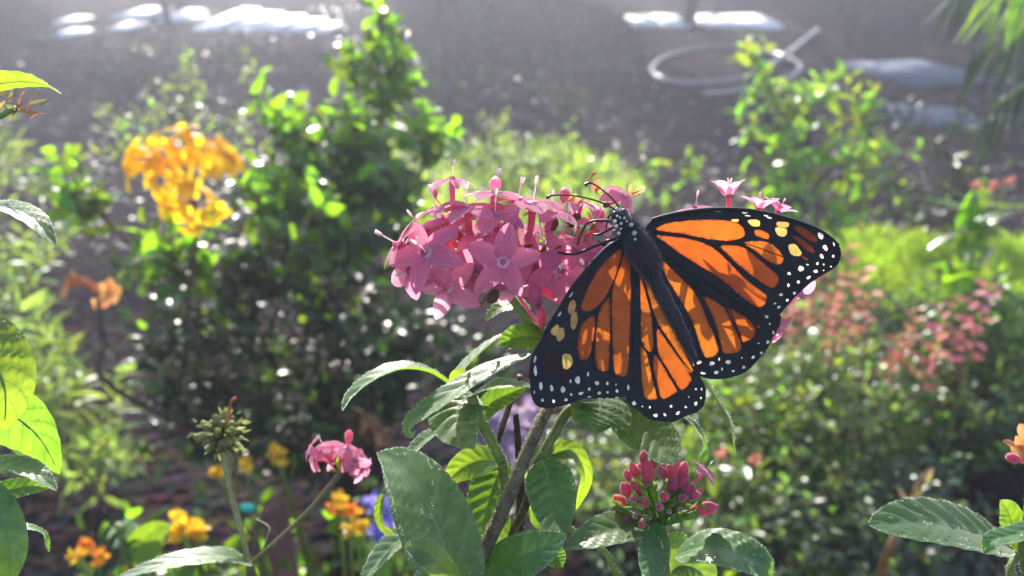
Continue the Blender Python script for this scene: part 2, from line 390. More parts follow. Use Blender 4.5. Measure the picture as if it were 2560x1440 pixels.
def unseen_shade_tree(x, y, cz, rx, ry, rz):
    b = Vector((x, y, 0)); t = empty('unseen_shade_tree', b, 'unseen tree added beyond the far pale slabs for its shade', 'tree', 'unseen trees added for shade')
    part('trunk', tube([b + Vector((0, 0, -.05)), b + Vector((.05, .1, cz * .5)), b + Vector((-.05, .2, cz))], [.16, .12, .07], 10, 12), M['greybark'], t)
    for k in range(6):
        a = k * 1.05; part('limb', tube([b + Vector((0, .1, cz * .55)), b + Vector((math.cos(a) * rx * .4, .1 + math.sin(a) * ry * .4, cz * .85)), b + Vector((math.cos(a) * rx * .8, .1 + math.sin(a) * ry * .8, cz))], [.06, .03, .01], 6, 8), M['greybark'], t)
    V, Fc = [], []
    for _ in range(190):
        while True:
            q = Vector((rs.uniform(-1, 1), rs.uniform(-1, 1), rs.uniform(-1, 1)))
            if q.length < 1: break
        c = b + Vector((q.x * rx, q.y * ry, cz + q.z * rz))
        if gap(c): continue
        for _ in range(34):
            o = Vector((rs.gauss(0, .2), rs.gauss(0, .2), rs.gauss(0, .16))); n_ = Vector((rs.gauss(0, 1), rs.gauss(0, 1), rs.gauss(0, 1) + .6)).normalized()
            u = n_.orthogonal().normalized() * rs.uniform(.05, .1); v = n_.cross(u); k = len(V); p = c + o
            V += [p - u, p + v * .6, p + u, p - v * .6]; Fc += [(k, k + 1, k + 2), (k, k + 2, k + 3)]
    part('unseen_shade_crown', (V, Fc), M['shrub_shaded'], t, 'stuff')
for (x, y, cz, rx, ry, rz) in [(-7.2, 11.8, 3.0, 2.2, 2.4, 1.2), (-4.2, 12.4, 3.2, 2.2, 2.4, 1.2), (-1.2, 11.6, 3.0, 2.1, 2.2, 1.2), (1.6, 12.2, 3.2, 2.1, 2.4, 1.2), (4.4, 11.4, 3.0, 2.2, 2.2, 1.2), (7.0, 12.2, 3.1, 2.2, 2.4, 1.2), (-2.6, 14.6, 3.2, 2.4, 2.0, 1.2), (3.0, 14.8, 3.2, 2.4, 2.0, 1.2), (.2, 10.4, 2.4, 1.5, 1.2, .7)]:
    unseen_shade_tree(x, y, cz, rx, ry, rz)
# ---- garden hose lying in a loop
hp = [(1760, 236, .016), (1850, 226, .016), (1960, 200, .016), (2000, 165, .03),
      (1940, 135, .02), (1840, 118, .016), (1740, 122, .016), (1660, 145, .016), (1630, 175, .016), (1665, 200, .016), (1760, 208, .016), (1870, 190, .035), (1960, 140, .04), (2010, 100, .03), (2045, 72, .016)]
HP = []
for p in hp: g = ground(p[0], p[1], p[2]); HP.append(g)
put('garden_hose', mesh('garden_hose', *tube(HP, .016, 10, 160), M['hose']), None, None, None,
    'shiny grey garden hose lying in a loop on dark soil', 'hose')

# ------------------------------------------------------------------ leaves for shrubs (shared meshes, along +Y, up = +Z)
def small_leaf(name, ratio, mat, curl=.25, fold=.18, ns=6, tip=.75):
    V, Fc = [], []
    for i in range(ns + 1):
        s = i / ns; wv = ratio * (max(s, 0) ** .6) * ((1 - s) ** tip) * 1.75 if 0 < s < 1 else .01
        z = -curl * s * s
        for u in (-1, 0, 1): V.append((u * wv * .5, s, z + abs(u) * wv * fold))
    for i in range(ns):
        for j in range(2):
            a = i * 3 + j; Fc.append((a, a + 1, a + 4, a + 3))
    return mesh(name, V, Fc, mat)
def frame(p, d, nrm, s):
    d = d.normalized(); x = d.cross(nrm)
    if x.length < 1e-4: x = d.orthogonal()
    x.normalize(); z = x.cross(d)
    m = Matrix((x, d, z)).transposed().to_4x4() @ Matrix.Scale(s, 4); m.translation = p; return m
def add_mesh(bulk, me, Mx):
    b = len(bulk[0]); bulk[0].extend(Mx @ v.co for v in me.vertices)
    bulk[1].extend(tuple(i + b for i in p.vertices) for p in me.polygons)
LEAFM = {}
def lm(key, ratio=.6, curl=.25, fold=.18, n=3):
    if (key, ratio) not in LEAFM:
        LEAFM[(key, ratio)] = [small_leaf('leaf', ratio * rnd(.85, 1.15), M[key], curl * rnd(.2, 1.8), fold * rnd(.3, 1.6)) for _ in range(n)]
    return LEAFM[(key, ratio)]
def shrub(name, label, cat, base, blobs, leafkeys, size, ratio=.6, per=9, nobj=160, nstuff=0, stuffkey=None, group=None, stemr=.004, bark='bark', upb=.5, droop=0.0, twiglen=.09):
    """blobs: (centre, rx, ry, rz) in metres (x, y, z); twigs climb from the base to points in the blobs and carry leaves"""
    t = empty(name, base, label, cat, group)
    bulk = [[], []]; stuff = [[], []]; placed = []
    vol = [b[1] * b[2] * b[3] for b in blobs]; tot = sum(v ** .67 for v in vol)
    cand = []
    for (c, rx, ry, rz), v in zip(blobs, vol):
        n = max(2, int((nobj + nstuff) / per * (v ** .67) / tot))
        node = c + Vector((0, 0, -rz * .4))
        mid = base.lerp(node, .55) + Vector((rnd(-.02, .02), rnd(-.02, .02), .03))
        b2 = tube([base, mid, node], [stemr * 1.6, stemr], 6, 8)
        part('branch', b2, M[bark], t)
        for _ in range(n):
            q = rvec(); q = q.normalized() * q.length ** .6
            e = c + Vector((q.x * rx, q.y * ry, q.z * rz))
            g = (e - node); g = g.normalized() if g.length > 1e-5 else Vector((0, 0, 1))
            d = (g * .7 + Vector((0, 0, .5)) + rvec() * .5).normalized()
            s0 = e - d * twiglen
            tw = tube([node.lerp(s0, .15), s0, e], [stemr * .5, stemr * .25], 4, 4, False)
            bulk[0].extend(tw[0]); k = len(bulk[0]) - len(tw[0]); bulk[1].extend(tuple(i + k for i in f) for f in tw[1])
            for i in range(per):
                f = i / (per - 1) if per > 1 else 1
                p = s0.lerp(e, f); a = i * 2.4 + rnd(-.4, .4)
                A = d.orthogonal().normalized(); B = d.cross(A)
                out = A * math.cos(a) + B * math.sin(a)
                ld = (out + d * (.3 + .6 * f) + Vector((0, 0, -droop)) + rvec() * .25).normalized()
                nn = Vector((0, 0, upb)) + d * .5 + rvec() * .6 if random.random() < .5 else d * .6 + rvec() + Vector((0, -.7, .3))
                cand.append((p, ld, nn, size * rnd(.6, 1.15) * (1 - .25 * f)))
    part('twigs', bulk, M[bark], t, 'stuff') if bulk[1] else None
    # those nearest the camera line of sight stay single leaves
    cand.sort(key=lambda c: (c[0] - CAM).length + rnd(0, .25))
    for i, (p, ld, nn, s) in enumerate(cand):
        if p.z < .01: p.z = rnd(.012, .05)
        if i < nobj:
            ms = lm(random.choice(leafkeys), ratio)
            put('leaf', random.choice(ms), t, frame(p, ld, nn, s))
        else:
            add_mesh(stuff, random.choice(lm(stuffkey or leafkeys[0], ratio)), frame(p, ld, nn, s))
    if stuff[1]: part('foliage', stuff, M[stuffkey or leafkeys[0]], t, 'stuff')
    return t
def pb(px, py, d, rx, ry, rz):
    """blob given by photo pixel extents (rx across, ry up) around a point at depth d, rz = depth radius in metres"""
    return (at(px, py, d), rx * d / F, rz, ry * d / F)

# ------------------------------------------------------------------ MONARCH
def z1(p): return (1280 + p[0] / 2.0567, 400 + p[1] / 2.0567)
AX0, AX1 = Vector((1552, 545)), Vector((1742, 905))
AXD = (AX1 - AX0).normalized(); AXN = Vector((AXD.y, -AXD.x))      # AXN points to the right wings
def wdepth(px, py, hind):
    t = (Vector((px, py)) - AX0).dot(AXN); s = (Vector((px, py)) - AX0).dot(AXD)
    a = abs(t) / 450
    d = .1935 - .0085 * a ** 1.1 + .0012 * math.sin(s * .028 + a * 3) * a + .0004 * math.sin(t * .05 + s * .02)
    return d + (.0011 if hind else 0)
def chaikin(P, n=2):
    for _ in range(n):
        Q = []
        for i in range(len(P)):
            a, b = P[i], P[(i + 1) % len(P)]
            Q += [(.75 * a[0] + .25 * b[0], .75 * a[1] + .25 * b[1]), (.25 * a[0] + .75 * b[0], .25 * a[1] + .75 * b[1])]
        P = Q
    return P
def closed(P, k):
    n = len(P); o = []
    for i in range(n):
        a, b, c, d = (Vector(P[(i + q) % n]) for q in (-1, 0, 1, 2))
        for j in range(k):
            t = j / k; v = .5 * ((2 * b) + (c - a) * t + (2 * a - 5 * b + 4 * c - d) * t * t + (3 * b - a - 3 * c + d) * t ** 3)
            o.append((v.x + rnd(-.5, .5), v.y + rnd(-.5, .5)))
    return o
def ell(x, y, rx, ry, ang=0, n=9):
    c, s = math.cos(R(ang)), math.sin(R(ang)); o = []
    for i in range(n):
        a = 2 * math.pi * i / n; u, v = rx * math.cos(a) * rnd(.74, 1.18), ry * math.sin(a) * rnd(.74, 1.18)
        o.append((x + u * c - v * s, y + u * s + v * c))
    return o
def pip(p, P):
    c = False
    for i in range(len(P)):
        a, b = P[i], P[i - 1]
        if (a[1] > p[1]) != (b[1] > p[1]) and p[0] < (b[0] - a[0]) * (p[1] - a[1]) / (b[1] - a[1]) + a[0]: c = not c
    return c
bf = empty('monarch_butterfly', at(1640, 700, .196), 'orange and black butterfly with spread white-spotted wings perched on the pink flowers', 'butterfly')
def wing(name, outline, cells, hind, label):
    out = closed([z1(p) for p in outline], 4)
    # scalloped outer margin
    regs = []
    for kind, poly in cells:
        P = [z1(p) for p in poly]; P = closed(P, 4) if kind in ('orange_cell', 'pale_patch', 'dusky_patch') else P
        P = [p for p in P]
        regs.append((kind, P))
    pts = []; faces = []
    for P in [out] + [r[1] for r in regs]:
        if sum(P[i - 1][0] * P[i][1] - P[i][0] * P[i - 1][1] for i in range(len(P))) < 0: P = P[::-1]
        b = len(pts); pts += [Vector(p) for p in P]; faces.append(list(range(b, b + len(P))))
    x0, x1 = min(p[0] for p in out), max(p[0] for p in out); y0, y1 = min(p[1] for p in out), max(p[1] for p in out)
    x = x0
    while x < x1:
        y = y0
        while y < y1:
            q = (x + rnd(-3, 3), y + rnd(-3, 3))
            if pip(q, out): pts.append(Vector(q))
            y += 8
        x += 8
    rv, re, rf, ov, oe, of = delaunay_2d_cdt(pts, [], faces, 1, 1e-4)
    W = [at(v.x, v.y, wdepth(v.x, v.y, hind)) for v in rv]
    groups = {}
    for f, o in zip(rf, of):
        k = max([i for i in o if i > 0], default=0) if 0 in o else None
        if k is None: continue
        groups.setdefault(k, []).append(f)
    def sub(fs):
        idx = {}; V = []; Fc = []
        for f in fs:
            g = []
            for i in f:
                if i not in idx: idx[i] = len(V); V.append(W[i])
                g.append(idx[i])
            Fc.append(tuple(g))
        return V, Fc
    wo = part(name, sub(groups[0]), M['wing'], bf, label=label)
    MT = {'orange_cell': 'cell', 'pale_patch': 'cell_pale', 'dusky_patch': 'cell_dark', 'white_spot': 'spot'}
    for i, (kind, P) in enumerate(regs):
        if i + 1 not in groups: continue
        vf = sub(groups[i + 1]); po = part(kind, vf, M[MT[kind]], wo)
        cnt = {}
        for f in vf[1]:
            for q in range(3): e = tuple(sorted((f[q], f[q - 1]))); cnt[e] = cnt.get(e, 0) + 1
        rim = set(v for e, n_ in cnt.items() if n_ == 1 for v in e)
        at_ = po.data.attributes.new('rim', 'FLOAT', 'POINT')
        for q in range(len(vf[0])): at_.data[q].value = 1.0 if q in rim else 0.0
    # white fringe ticks and the raised front vein
    return wo, out
def O(*p): return ('orange_cell', list(p))
def Y(*p): return ('pale_patch', list(p))
def K(*p): return ('dusky_patch', list(p))
def S(x, y, rx, ry, a=0): return ('white_spot', ell(x, y, rx, ry, a))
rfw = [(690, 345), (720, 312), (760, 298), (850, 276), (960, 259), (1080, 252), (1180, 255), (1280, 268), (1380, 290), (1480, 320), (1570, 355), (1640, 400), (1680, 440), (1692, 482), (1678, 532), (1640, 568), (1600, 590), (1550, 622), (1500, 662), (1450, 712), (1405, 762), (1372, 795), (1310, 800), (1230, 765), (1120, 700), (1000, 625), (860, 540), (740, 450), (695, 390)]
rfc = [O((738, 355), (800, 325), (900, 312), (1000, 306), (1100, 310), (1160, 325), (1192, 355), (1197, 388), (1160, 408), (1100, 416), (1020, 408), (950, 395), (870, 378), (800, 370)),
       O((742, 388), (800, 392), (880, 400), (960, 418), (1030, 450), (1090, 500), (1150, 560), (1210, 620), (1270, 665), (1308, 695), (1303, 738), (1275, 758), (1240, 748), (1180, 702), (1110, 642), (1030, 582), (940, 530), (850, 470), (790, 425)),
       O((1072, 442), (1140, 438), (1200, 455), (1270, 510), (1330, 560), (1370, 600), (1366, 637), (1340, 657), (1300, 642), (1230, 590), (1160, 535), (1110, 485)),
       O((1195, 425), (1260, 416), (1320, 424), (1365, 455), (1395, 500), (1387, 532), (1350, 535), (1290, 505), (1235, 465)),
       Y((1212, 312), (1250, 306), (1272, 316), (1272, 340), (1235, 338)), O((1247, 360), (1290, 363), (1322, 385), (1317, 407), (1280, 400), (1255, 387)),
       Y((1365, 318), (1420, 323), (1414, 346), (1368, 341)), Y((1356, 347), (1407, 352), (1413, 380), (1390, 394), (1363, 382)), Y((1423, 440), (1455, 433), (1488, 475), (1472, 494), (1433, 482)),
       K((1450, 343), (1500, 350), (1565, 398), (1560, 422), (1500, 397)), K((1443, 388), (1500, 413), (1552, 460), (1548, 478), (1500, 452)), K((1480, 490), (1510, 500), (1525, 516), (1505, 512)),
       Y((1130, 305), (1165, 305), (1160, 318), (1135, 316))]
rfc += [S(*s) for s in [(1060, 262, 18, 5, 0), (1198, 270, 16, 6, 3), (1212, 287, 18, 3, 5), (1306, 286, 13, 5, 12), (1322, 297, 15, 5, 15), (1557, 350, 17, 8, 20), (1588, 390, 15, 19, -30), (1610, 450, 11, 19, -35), (1655, 430, 5, 13, -10), (1592, 495, 9, 14, -30), (1652, 495, 7, 9, 0), (1570, 532, 8, 9, 0), (1485, 557, 18, 15, 20), (1562, 572, 12, 9, 10), (1602, 537, 5, 5, 0), (1640, 548, 5, 4, 0), (1525, 605, 12, 8, -30), (1473, 628, 9, 10, 0), (1424, 584, 11, 8, 20), (1422, 644, 8, 10, 0), (1383, 693, 10, 8, 0), (1452, 685, 8, 9, 30), (1416, 721, 8, 8, -30), (1372, 757, 11, 6, -25), (1353, 738, 8, 4, -20), (1520, 538, 8, 4, 10), (1602, 568, 5, 3, 0)]]
rhw = [(700, 430), (760, 470), (900, 560), (1050, 640), (1200, 730), (1320, 780), (1376, 792), (1382, 830), (1366, 870), (1342, 912), (1312, 972), (1270, 1022), (1212, 1082), (1150, 1112), (1080, 1127), (1000, 1122), (950, 1098), (935, 1050), (905, 965), (880, 895), (820, 770), (760, 640), (710, 520)]
rhc = [O((763, 512), (790, 528), (850, 588), (920, 658), (972, 740), (1002, 820), (1040, 900), (1060, 960), (1052, 1000), (1010, 1018), (985, 1002), (960, 930), (930, 840), (890, 760), (840, 680), (790, 590)),
       O((982, 703), (1050, 728), (1097, 770), (1132, 840), (1167, 910), (1180, 960), (1160, 988), (1090, 993), (1073, 940), (1050, 860), (1015, 780)),
       O((1108, 758), (1170, 788), (1232, 835), (1253, 880), (1242, 912), (1190, 938), (1170, 890), (1140, 830)),
       O((1255, 848), (1275, 850), (1272, 862), (1258, 864))]
rhc += [S(*s) for s in [(1309, 802, 11, 14, -10), (1325, 842, 5, 6, 0), (1344, 886, 5, 10, 10), (1315, 936, 7, 11, 15), (1268, 943, 4, 4, 0), (1283, 992, 8, 7, -20), (1240, 1014, 11, 7, -35), (1182, 1017, 4, 5, 0), (1192, 1066, 9, 8, -20), (1138, 1085, 8, 6, 0), (1112, 1038, 14, 11, 0), (1080, 1074, 6, 9, 0), (1065, 1024, 4, 8, 0), (1028, 1048, 15, 11, -25), (1050, 1092, 14, 10, -10), (962, 1042, 14, 9, -20), (982, 1096, 15, 6, 8), (1200, 1098, 14, 4, -25), (1150, 1114, 12, 3, -12)]]
lfw = [(640, 395), (610, 395), (560, 412), (500, 445), (430, 512), (370, 582), (300, 672), (240, 772), (190, 852), (150, 932), (118, 985), (98, 1045), (92, 1120), (95, 1190), (110, 1242), (140, 1270), (185, 1276), (240, 1268), (300, 1252), (370, 1228), (440, 1228), (520, 1226), (590, 1217), (625, 1210), (640, 1100), (650, 900), (655, 700), (660, 550), (660, 440)]
lfc = [O((562, 458), (500, 500), (440, 570), (390, 660), (358, 740), (363, 772), (400, 778), (450, 742), (500, 682), (530, 600), (552, 530)),
       O((596, 432), (607, 520), (612, 700), (607, 850), (602, 1000), (592, 1102), (560, 1113), (530, 1093), (520, 1000), (515, 850), (513, 700), (530, 620), (560, 505)),
       O((500, 713), (506, 800), (504, 950), (498, 1062), (480, 1087), (440, 1072), (428, 1000), (433, 880), (449, 780), (475, 730)),
       O((420, 803), (430, 850), (416, 940), (396, 1012), (370, 1032), (343, 1012), (338, 940), (353, 860), (385, 818)),
       Y((298, 728), (322, 722), (327, 760), (305, 793), (288, 777)), Y((308, 788), (332, 782), (337, 830), (318, 873), (301, 846)),
       Y((203, 872), (230, 846), (242, 865), (226, 902), (201, 892)), Y((236, 875), (263, 862), (270, 905), (246, 932), (230, 917)),
       Y((262, 1003), (300, 1001), (312, 1045), (285, 1075), (260, 1062)), K((216, 998), (240, 1008), (245, 1098), (222, 1095)), K((170, 990), (195, 1000), (192, 1080), (172, 1075)), K((262, 1085), (288, 1090), (286, 1135), (268, 1130)),
       K((345, 645), (372, 622), (378, 650), (352, 685))]
lfc += [S(*s) for s in [(358, 575, 6, 13, 35), (290, 677, 7, 13, 30), (303, 694, 6, 17, 35), (240, 768, 8, 12, 25), (243, 792, 9, 14, 25), (118, 1025, 7, 19, 12), (120, 1085, 10, 27, -3), (148, 1162, 10, 25, -5), (204, 1173, 9, 18, -10), (264, 1180, 13, 17, 0), (338, 1131, 15, 20, -5), (301, 1138, 4, 10, 0), (391, 1100, 6, 13, 5), (437, 1147, 11, 12, 0), (490, 1148, 7, 9, 0), (397, 1178, 7, 10, 0), (355, 1199, 14, 8, -15), (305, 1206, 6, 8, 0), (448, 1198, 11, 8, 0), (491, 1194, 7, 8, 0), (540, 1188, 9, 8, 0), (598, 1170, 6, 15, 0), (535, 1155, 4, 5, 0), (157, 1236, 8, 9, 0), (214, 1240, 8, 10, 0), (278, 1233, 9, 8, -20), (398, 1218, 10, 4, 0), (452, 1227, 14, 3, 0), (490, 1226, 8, 3, 0), (540, 1221, 12, 3, -5), (115, 1193, 4, 9, 0)]]
lhw = [(650, 440), (680, 520), (740, 630), (800, 750), (850, 870), (895, 975), (935, 1060), (968, 1110), (992, 1162), (997, 1212), (985, 1262), (950, 1297), (900, 1314), (860, 1334), (820, 1348), (770, 1345), (720, 1338), (680, 1317), (640, 1283), (600, 1250), (585, 1210), (600, 1100), (615, 800), (630, 550)]
lhc = [O((660, 588), (682, 660), (711, 770), (724, 880), (727, 960), (710, 988), (680, 962), (664, 920), (662, 800), (660, 680)),
       O((664, 563), (720, 655), (780, 775), (830, 875), (882, 980), (922, 1060), (930, 1087), (905, 1087), (850, 992), (790, 900), (745, 828), (710, 718), (680, 620)),
       O((663, 948), (690, 988), (706, 1050), (721, 1120), (746, 1216), (741, 1230), (690, 1228), (674, 1180), (664, 1080)),
       O((748, 866), (800, 938), (860, 1020), (917, 1110), (917, 1142), (870, 1183), (830, 1122), (780, 1052), (749, 970)),
       O((735, 1003), (770, 1048), (810, 1118), (847, 1182), (832, 1203), (775, 1228), (754, 1180), (734, 1100), (725, 1040))]
lhc += [S(*s) for s in [(628, 1251, 11, 12, 0), (670, 1267, 5, 5, 0), (709, 1271, 6, 6, 0), (738, 1313, 13, 9, 0), (785, 1310, 6, 10, -30), (853, 1302, 14, 7, -45), (818, 1266, 7, 8, 0), (893, 1270, 8, 6, 20), (945, 1252, 9, 11, 20), (972, 1223, 5, 6, 0), (946, 1178, 5, 6, 0), (975, 1178, 4, 9, 0), (908, 1218, 3, 3, 0)]]
wR, oR = wing('forewing', rfw, rfc, False, 'right forewing with large bright orange cells')
wr, _ = wing('hindwing', rhw, rhc, True, 'right hindwing with rounded spotted edge')
wL, oL = wing('forewing', lfw, lfc, False, 'left forewing hanging down with long orange cells')
wl, _ = wing('hindwing', lhw, lhc, True, 'left hindwing with rounded spotted edge')
for wo, pts in ((wR, rfw[1:13]), (wL, lfw[1:13])):
    P = [at(*z1(p), wdepth(*z1(p), False)) for p in pts]
    part('front_vein', tube(P, [.0007, .0005, .00035], 6, 40), M['wing'], wo)
def veins(wo, hind, lines):
    for ln in lines:
        P = [at(*z1(p), wdepth(*z1(p), hind) - .0001) for p in ln]
        part('vein', tube(P, [.00022, .00012], 5, 14), M['wing'], wo)
veins(wR, False, [[(720, 372), (900, 390), (1030, 425), (1180, 425), (1400, 500)], [(1030, 425), (1180, 560), (1340, 670)], [(1180, 425), (1260, 480), (1370, 570)], [(730, 400), (900, 520), (1150, 690), (1330, 790)]])
veins(wr, True, [[(740, 480), (960, 680), (1050, 860), (1075, 1010)], [(960, 680), (1100, 740), (1160, 870), (1190, 970)], [(860, 580), (1060, 720), (1250, 830)]])
veins(wL, False, [[(590, 420), (530, 610), (440, 770), (360, 800)], [(510, 690), (510, 900), (520, 1110)], [(445, 760), (425, 900), (420, 1080)], [(625, 440), (630, 800), (620, 1150)]])
veins(wl, True, [[(665, 560), (700, 720), (738, 840), (735, 985), (700, 1000), (660, 930)], [(738, 840), (800, 930), (930, 1100)], [(735, 985), (800, 1080), (860, 1190)], [(710, 990), (730, 1110), (755, 1230)]])
# body: head, thorax and abdomen in one skin
bp_ = [(1536, 522, 8), (1545, 535, 22), (1556, 552, 24), (1568, 572, 22), (1580, 590, 30), (1600, 620, 40), (1618, 655, 38), (1632, 690, 22), (1642, 712, 19), (1655, 735, 22), (1668, 762, 19.5), (1683, 790, 21), (1697, 818, 17.5), (1709, 842, 18.5), (1720, 866, 14), (1731, 888, 11), (1738, 903, 4)]
BC = [at(x, y, .1925 if i < 3 else .1932 if i < 7 else .1938) for i, (x, y, r) in enumerate(bp_)]
bo = part('body', tube(BC, [r * .19 / F for _, _, r in bp_], 16, 72), M['body'], bf)
bw = tube(BC, [r * .19 / F for _, _, r in bp_], 16, 72)
part('fuzz', hairs_on(bw, 5200, .0019, 5e-5, where=lambda p, nn: (p - BC[5]).length < .0075 or random.random() < .12), M['fuzz'], bo, 'stuff')
def ball(c, r, n=8, sx=1, sy=1, sz=1):
    bm = bmesh.new(); bmesh.ops.create_uvsphere(bm, u_segments=n + 2, v_segments=n, radius=r)
    V = [Vector((v.co.x * sx, v.co.y * sy, v.co.z * sz)) + c for v in bm.verts]; Fc = [tuple(v.index for v in f.verts) for f in bm.faces]; bm.free(); return V, Fc
for (x, y, r) in [(1578, 562, 6), (1586, 583, 6.5), (1588, 598, 4), (1553, 559, 4), (1561, 545, 3.5), (1550, 544, 3), (1543, 540, 3), (1541, 565, 5), (1547, 583, 5), (1537, 553, 5), (1552, 572, 3.5), (1567, 553, 3)]:
    # a dot lies on the skin facing the camera
    best = min(bw[0], key=lambda v: (v - (CAM + (at(x, y, .19) - CAM))).length)
    p = at(x, y, (best - CAM).dot(FW) - .0003)
    part('white_dot', ball(p, r * 1e-4, 6), M['spot'], bo)
for (x, y) in ((1538, 538), (1560, 532)):
    part('eye', ball(at(x, y, .1915), .0011, 8), M['black'], bo)
def bt(name, pts, r, mat='black'):
    return part(name, tube([at(*p) for p in pts], r, 6, 22), M[mat], bf)
bt('antenna', [(1540, 525, .1925), (1500, 505, .194), (1440, 490, .195), (1385, 488, .196), (1366, 495, .196)], [.0003, .00025, .0002, .00025, .0005])
bt('antenna', [(1552, 524, .1925), (1530, 496, .194), (1500, 470, .196), (1475, 457, .197), (1462, 463, .197)], [.0003, .00025, .0002, .00025, .0005])
bt('leg', [(1548, 556, .194), (1505, 551, .196), (1470, 557, .197), (1455, 580, .198), (1443, 612, .199)], [.0005, .0004, .0003, .00025])
bt('leg', [(1552, 562, .195), (1525, 572, .196), (1500, 585, .197), (1482, 587, .198)], [.0005, .0004, .0003])
bt('leg', [(1560, 590, .196), (1510, 606, .196), (1480, 618, .197), (1437, 635, .197), (1400, 632, .199), (1372, 628, .200)], [.0005, .00045, .0004, .0003, .00025])
bt('leg', [(1570, 596, .197), (1515, 612, .200), (1495, 602, .201)], [.0006, .0005, .0003])
bt('proboscis', [(1536, 525, .193), (1520, 545, .196), (1515, 575, .1985)], [.0003, .0002])

# ------------------------------------------------------------------ downy foreground leaves
def big_leaf(parent, spine, hw, nrm, mat='leaf', fold=.22, corr=.075, hair=260, wave=.0, tipx=.8, label=None, rib=True, asym=0):
    """spine: (px, py, depth); hw: half width in px; nrm: (right, up, to camera)"""
    ns, m_ = 26, 6
    P = [at(*p) for p in spine]; C = catmull(P, ns); dm = sum(p[2] for p in spine) / len(spine)
    H = hw * dm / F; N0 = cdir(*nrm)
    mid_s = .42; nf = (mid_s ** .55) * ((1 - mid_s) ** tipx)
    V, Fc, UVs = [], [], []; ribp = []
    for i, c in enumerate(C):
        s = i / ns; T = (C[min(i + 1, ns)] - C[max(i - 1, 0)]).normalized()
        sd = T.cross(N0)
        if sd.length < 1e-3: sd = T.orthogonal()
        sd.normalize(); N = sd.cross(T)
        wv = H * min(1.05, (max(s, .004) ** .55) * (max(1 - s, .002) ** tipx) / nf)
        for j in range(-m_, m_ + 1):
            u = j / m_; k = abs(u)
            cz = fold * k * wv * (1 - .35 * k) + corr * wv * math.sin(2 * math.pi * (8 * s - 1.5 * k)) * (k * (1.15 - k) * 3) * min(1, s * 6) + wave * H * math.sin(9 * s + 2 * (1 if u > 0 else -1)) * k * k
            V.append(c + sd * u * wv * (1 + (asym if u > 0 else -asym)) + N * cz); UVs.append((s, u))
        ribp.append(c - N * .00015 - N * 0)
    n = 2 * m_ + 1
    for i in range(ns):
        for j in range(n - 1):
            a = i * n + j; Fc.append((a, a + 1, a + n + 1, a + n))
    o = part('leaf', (V, Fc, UVs), M[mat], parent, label=label)
    if rib: part('midrib', tube(ribp[::3], [H * .045, H * .012], 5, 18), M['midrib'], o)
    if hair:
        part('hairs', hairs_on((V, [f for q, f in enumerate(Fc) if (q % (n - 1)) in (0, n - 2) or random.random() < .03]), int(hair * .6), .0005 * dm / .19, 4.5e-5 * dm / .19), M['hair'], o, 'stuff')
    return o
def stem(parent, pts, r, mat='stem_green', hair=300, seg=24, name='stem'):
    vf = tube([at(*p) for p in pts], [x * p[2] / F for x, p in zip(r, pts)] if hasattr(r, '__len__') else r * pts[0][2] / F, 10, seg)
    o = part(name, vf, M[mat], parent)
    if hair: part('hairs', hairs_on(vf, int(hair * 1.2), .00065, 3.5e-5, out=1), M['hair'], o, 'stuff')
    return o
def to_ground(px, py, d, dx=0, dy=.05):
    p = at(px, py, d); return Vector((p.x + dx, p.y + dy, 0))
def stalk(parent, px, py, d, r0, mat, dx=.02, dy=.06):
    """the unseen lower stalk that carries a stem from the soil"""
    a = at(px, py, d); g = to_ground(px, py, d, dx, dy)
    part('stem', tube([g + Vector((0, 0, -.01)), g.lerp(a, .5) + Vector((.01, .01, 0)), a], [r0 * d / F * 1.5, r0 * d / F * 1.02], 8, 14), M[mat], parent)

# ---- star florets
def petal_mesh(name, opening, mat, ratio=.66):
    """petal along +Y; opening 0 = flat star, 1 = upright cup, negative = swept back"""
    ns, mm = 10, 3; V, Fc = [], []
    for i in range(ns + 1):
        s = i / ns; wv = ratio * .5 * (max(s, .0) + .12) ** .55 * (max(1 - s, 0)) ** .74 * 1.85 + .004
        if opening >= 0:
            a = opening * 1.25; y = math.cos(a * (1 - .35 * s)) * s; z = math.sin(a * (1 - .35 * s)) * s - .10 * s * s * (1 - opening)
        else:
            y = s * (1 - .12 * s); z = .05 * s + opening * .55 * s * s
        for j in range(-mm, mm + 1):
            u = j / mm; V.append((u * wv, y - .02 * u * u * opening, z + abs(u) ** 1.6 * wv * .35 * (1 if opening >= 0 else .3)))
    n = 2 * mm + 1
    for i in range(ns):
        for j in range(n - 1):
            a = i * n + j; Fc.append((a, a + 1, a + n + 1, a + n))
    return mesh(name, V, Fc, mat)
PM = {}
def petal(op, mat='petal'):
    k = (round(op, 1), mat)
    if k not in PM: PM[k] = petal_mesh('petal', op, M[mat])
    return PM[k]
def dome_mesh(name, mat):
    V, Fc = [], []; n = 12
    for i, (r, z) in enumerate([(.17, -.02), (.19, .015), (.15, .04), (.08, .03), (.03, .01)]):
        for j in range(n):
            a = 2 * math.pi * j / n; V.append((r * math.cos(a) * (1 + .1 * (j % 2)), r * math.sin(a) * (1 + .1 * (j % 2)), z))
    for i in range(4):
        for j in range(n):
            k = (j + 1) % n; Fc.append((i * n + j, i * n + k, i * n + n + k, i * n + n + j))
    return mesh(name, V, Fc, mat)
THROAT = dome_mesh('throat', M['throat'])
def style_mesh():
    st = tube([Vector((0, 0, 0)), Vector((.01, 0, .3)), Vector((0, 0, .55))], [.022, .018], 6, 6)
    a = tube([Vector((0, 0, .53)), Vector((.05, 0, .64)), Vector((.10, 0, .78))], [.025, .045, .03], 6, 6)
    b = tube([Vector((0, 0, .53)), Vector((-.04, .01, .64)), Vector((-.07, .02, .79))], [.025, .045, .03], 6, 6)
    V, Fc = merge(st, a, b); return mesh('style', V, Fc, M['style'])
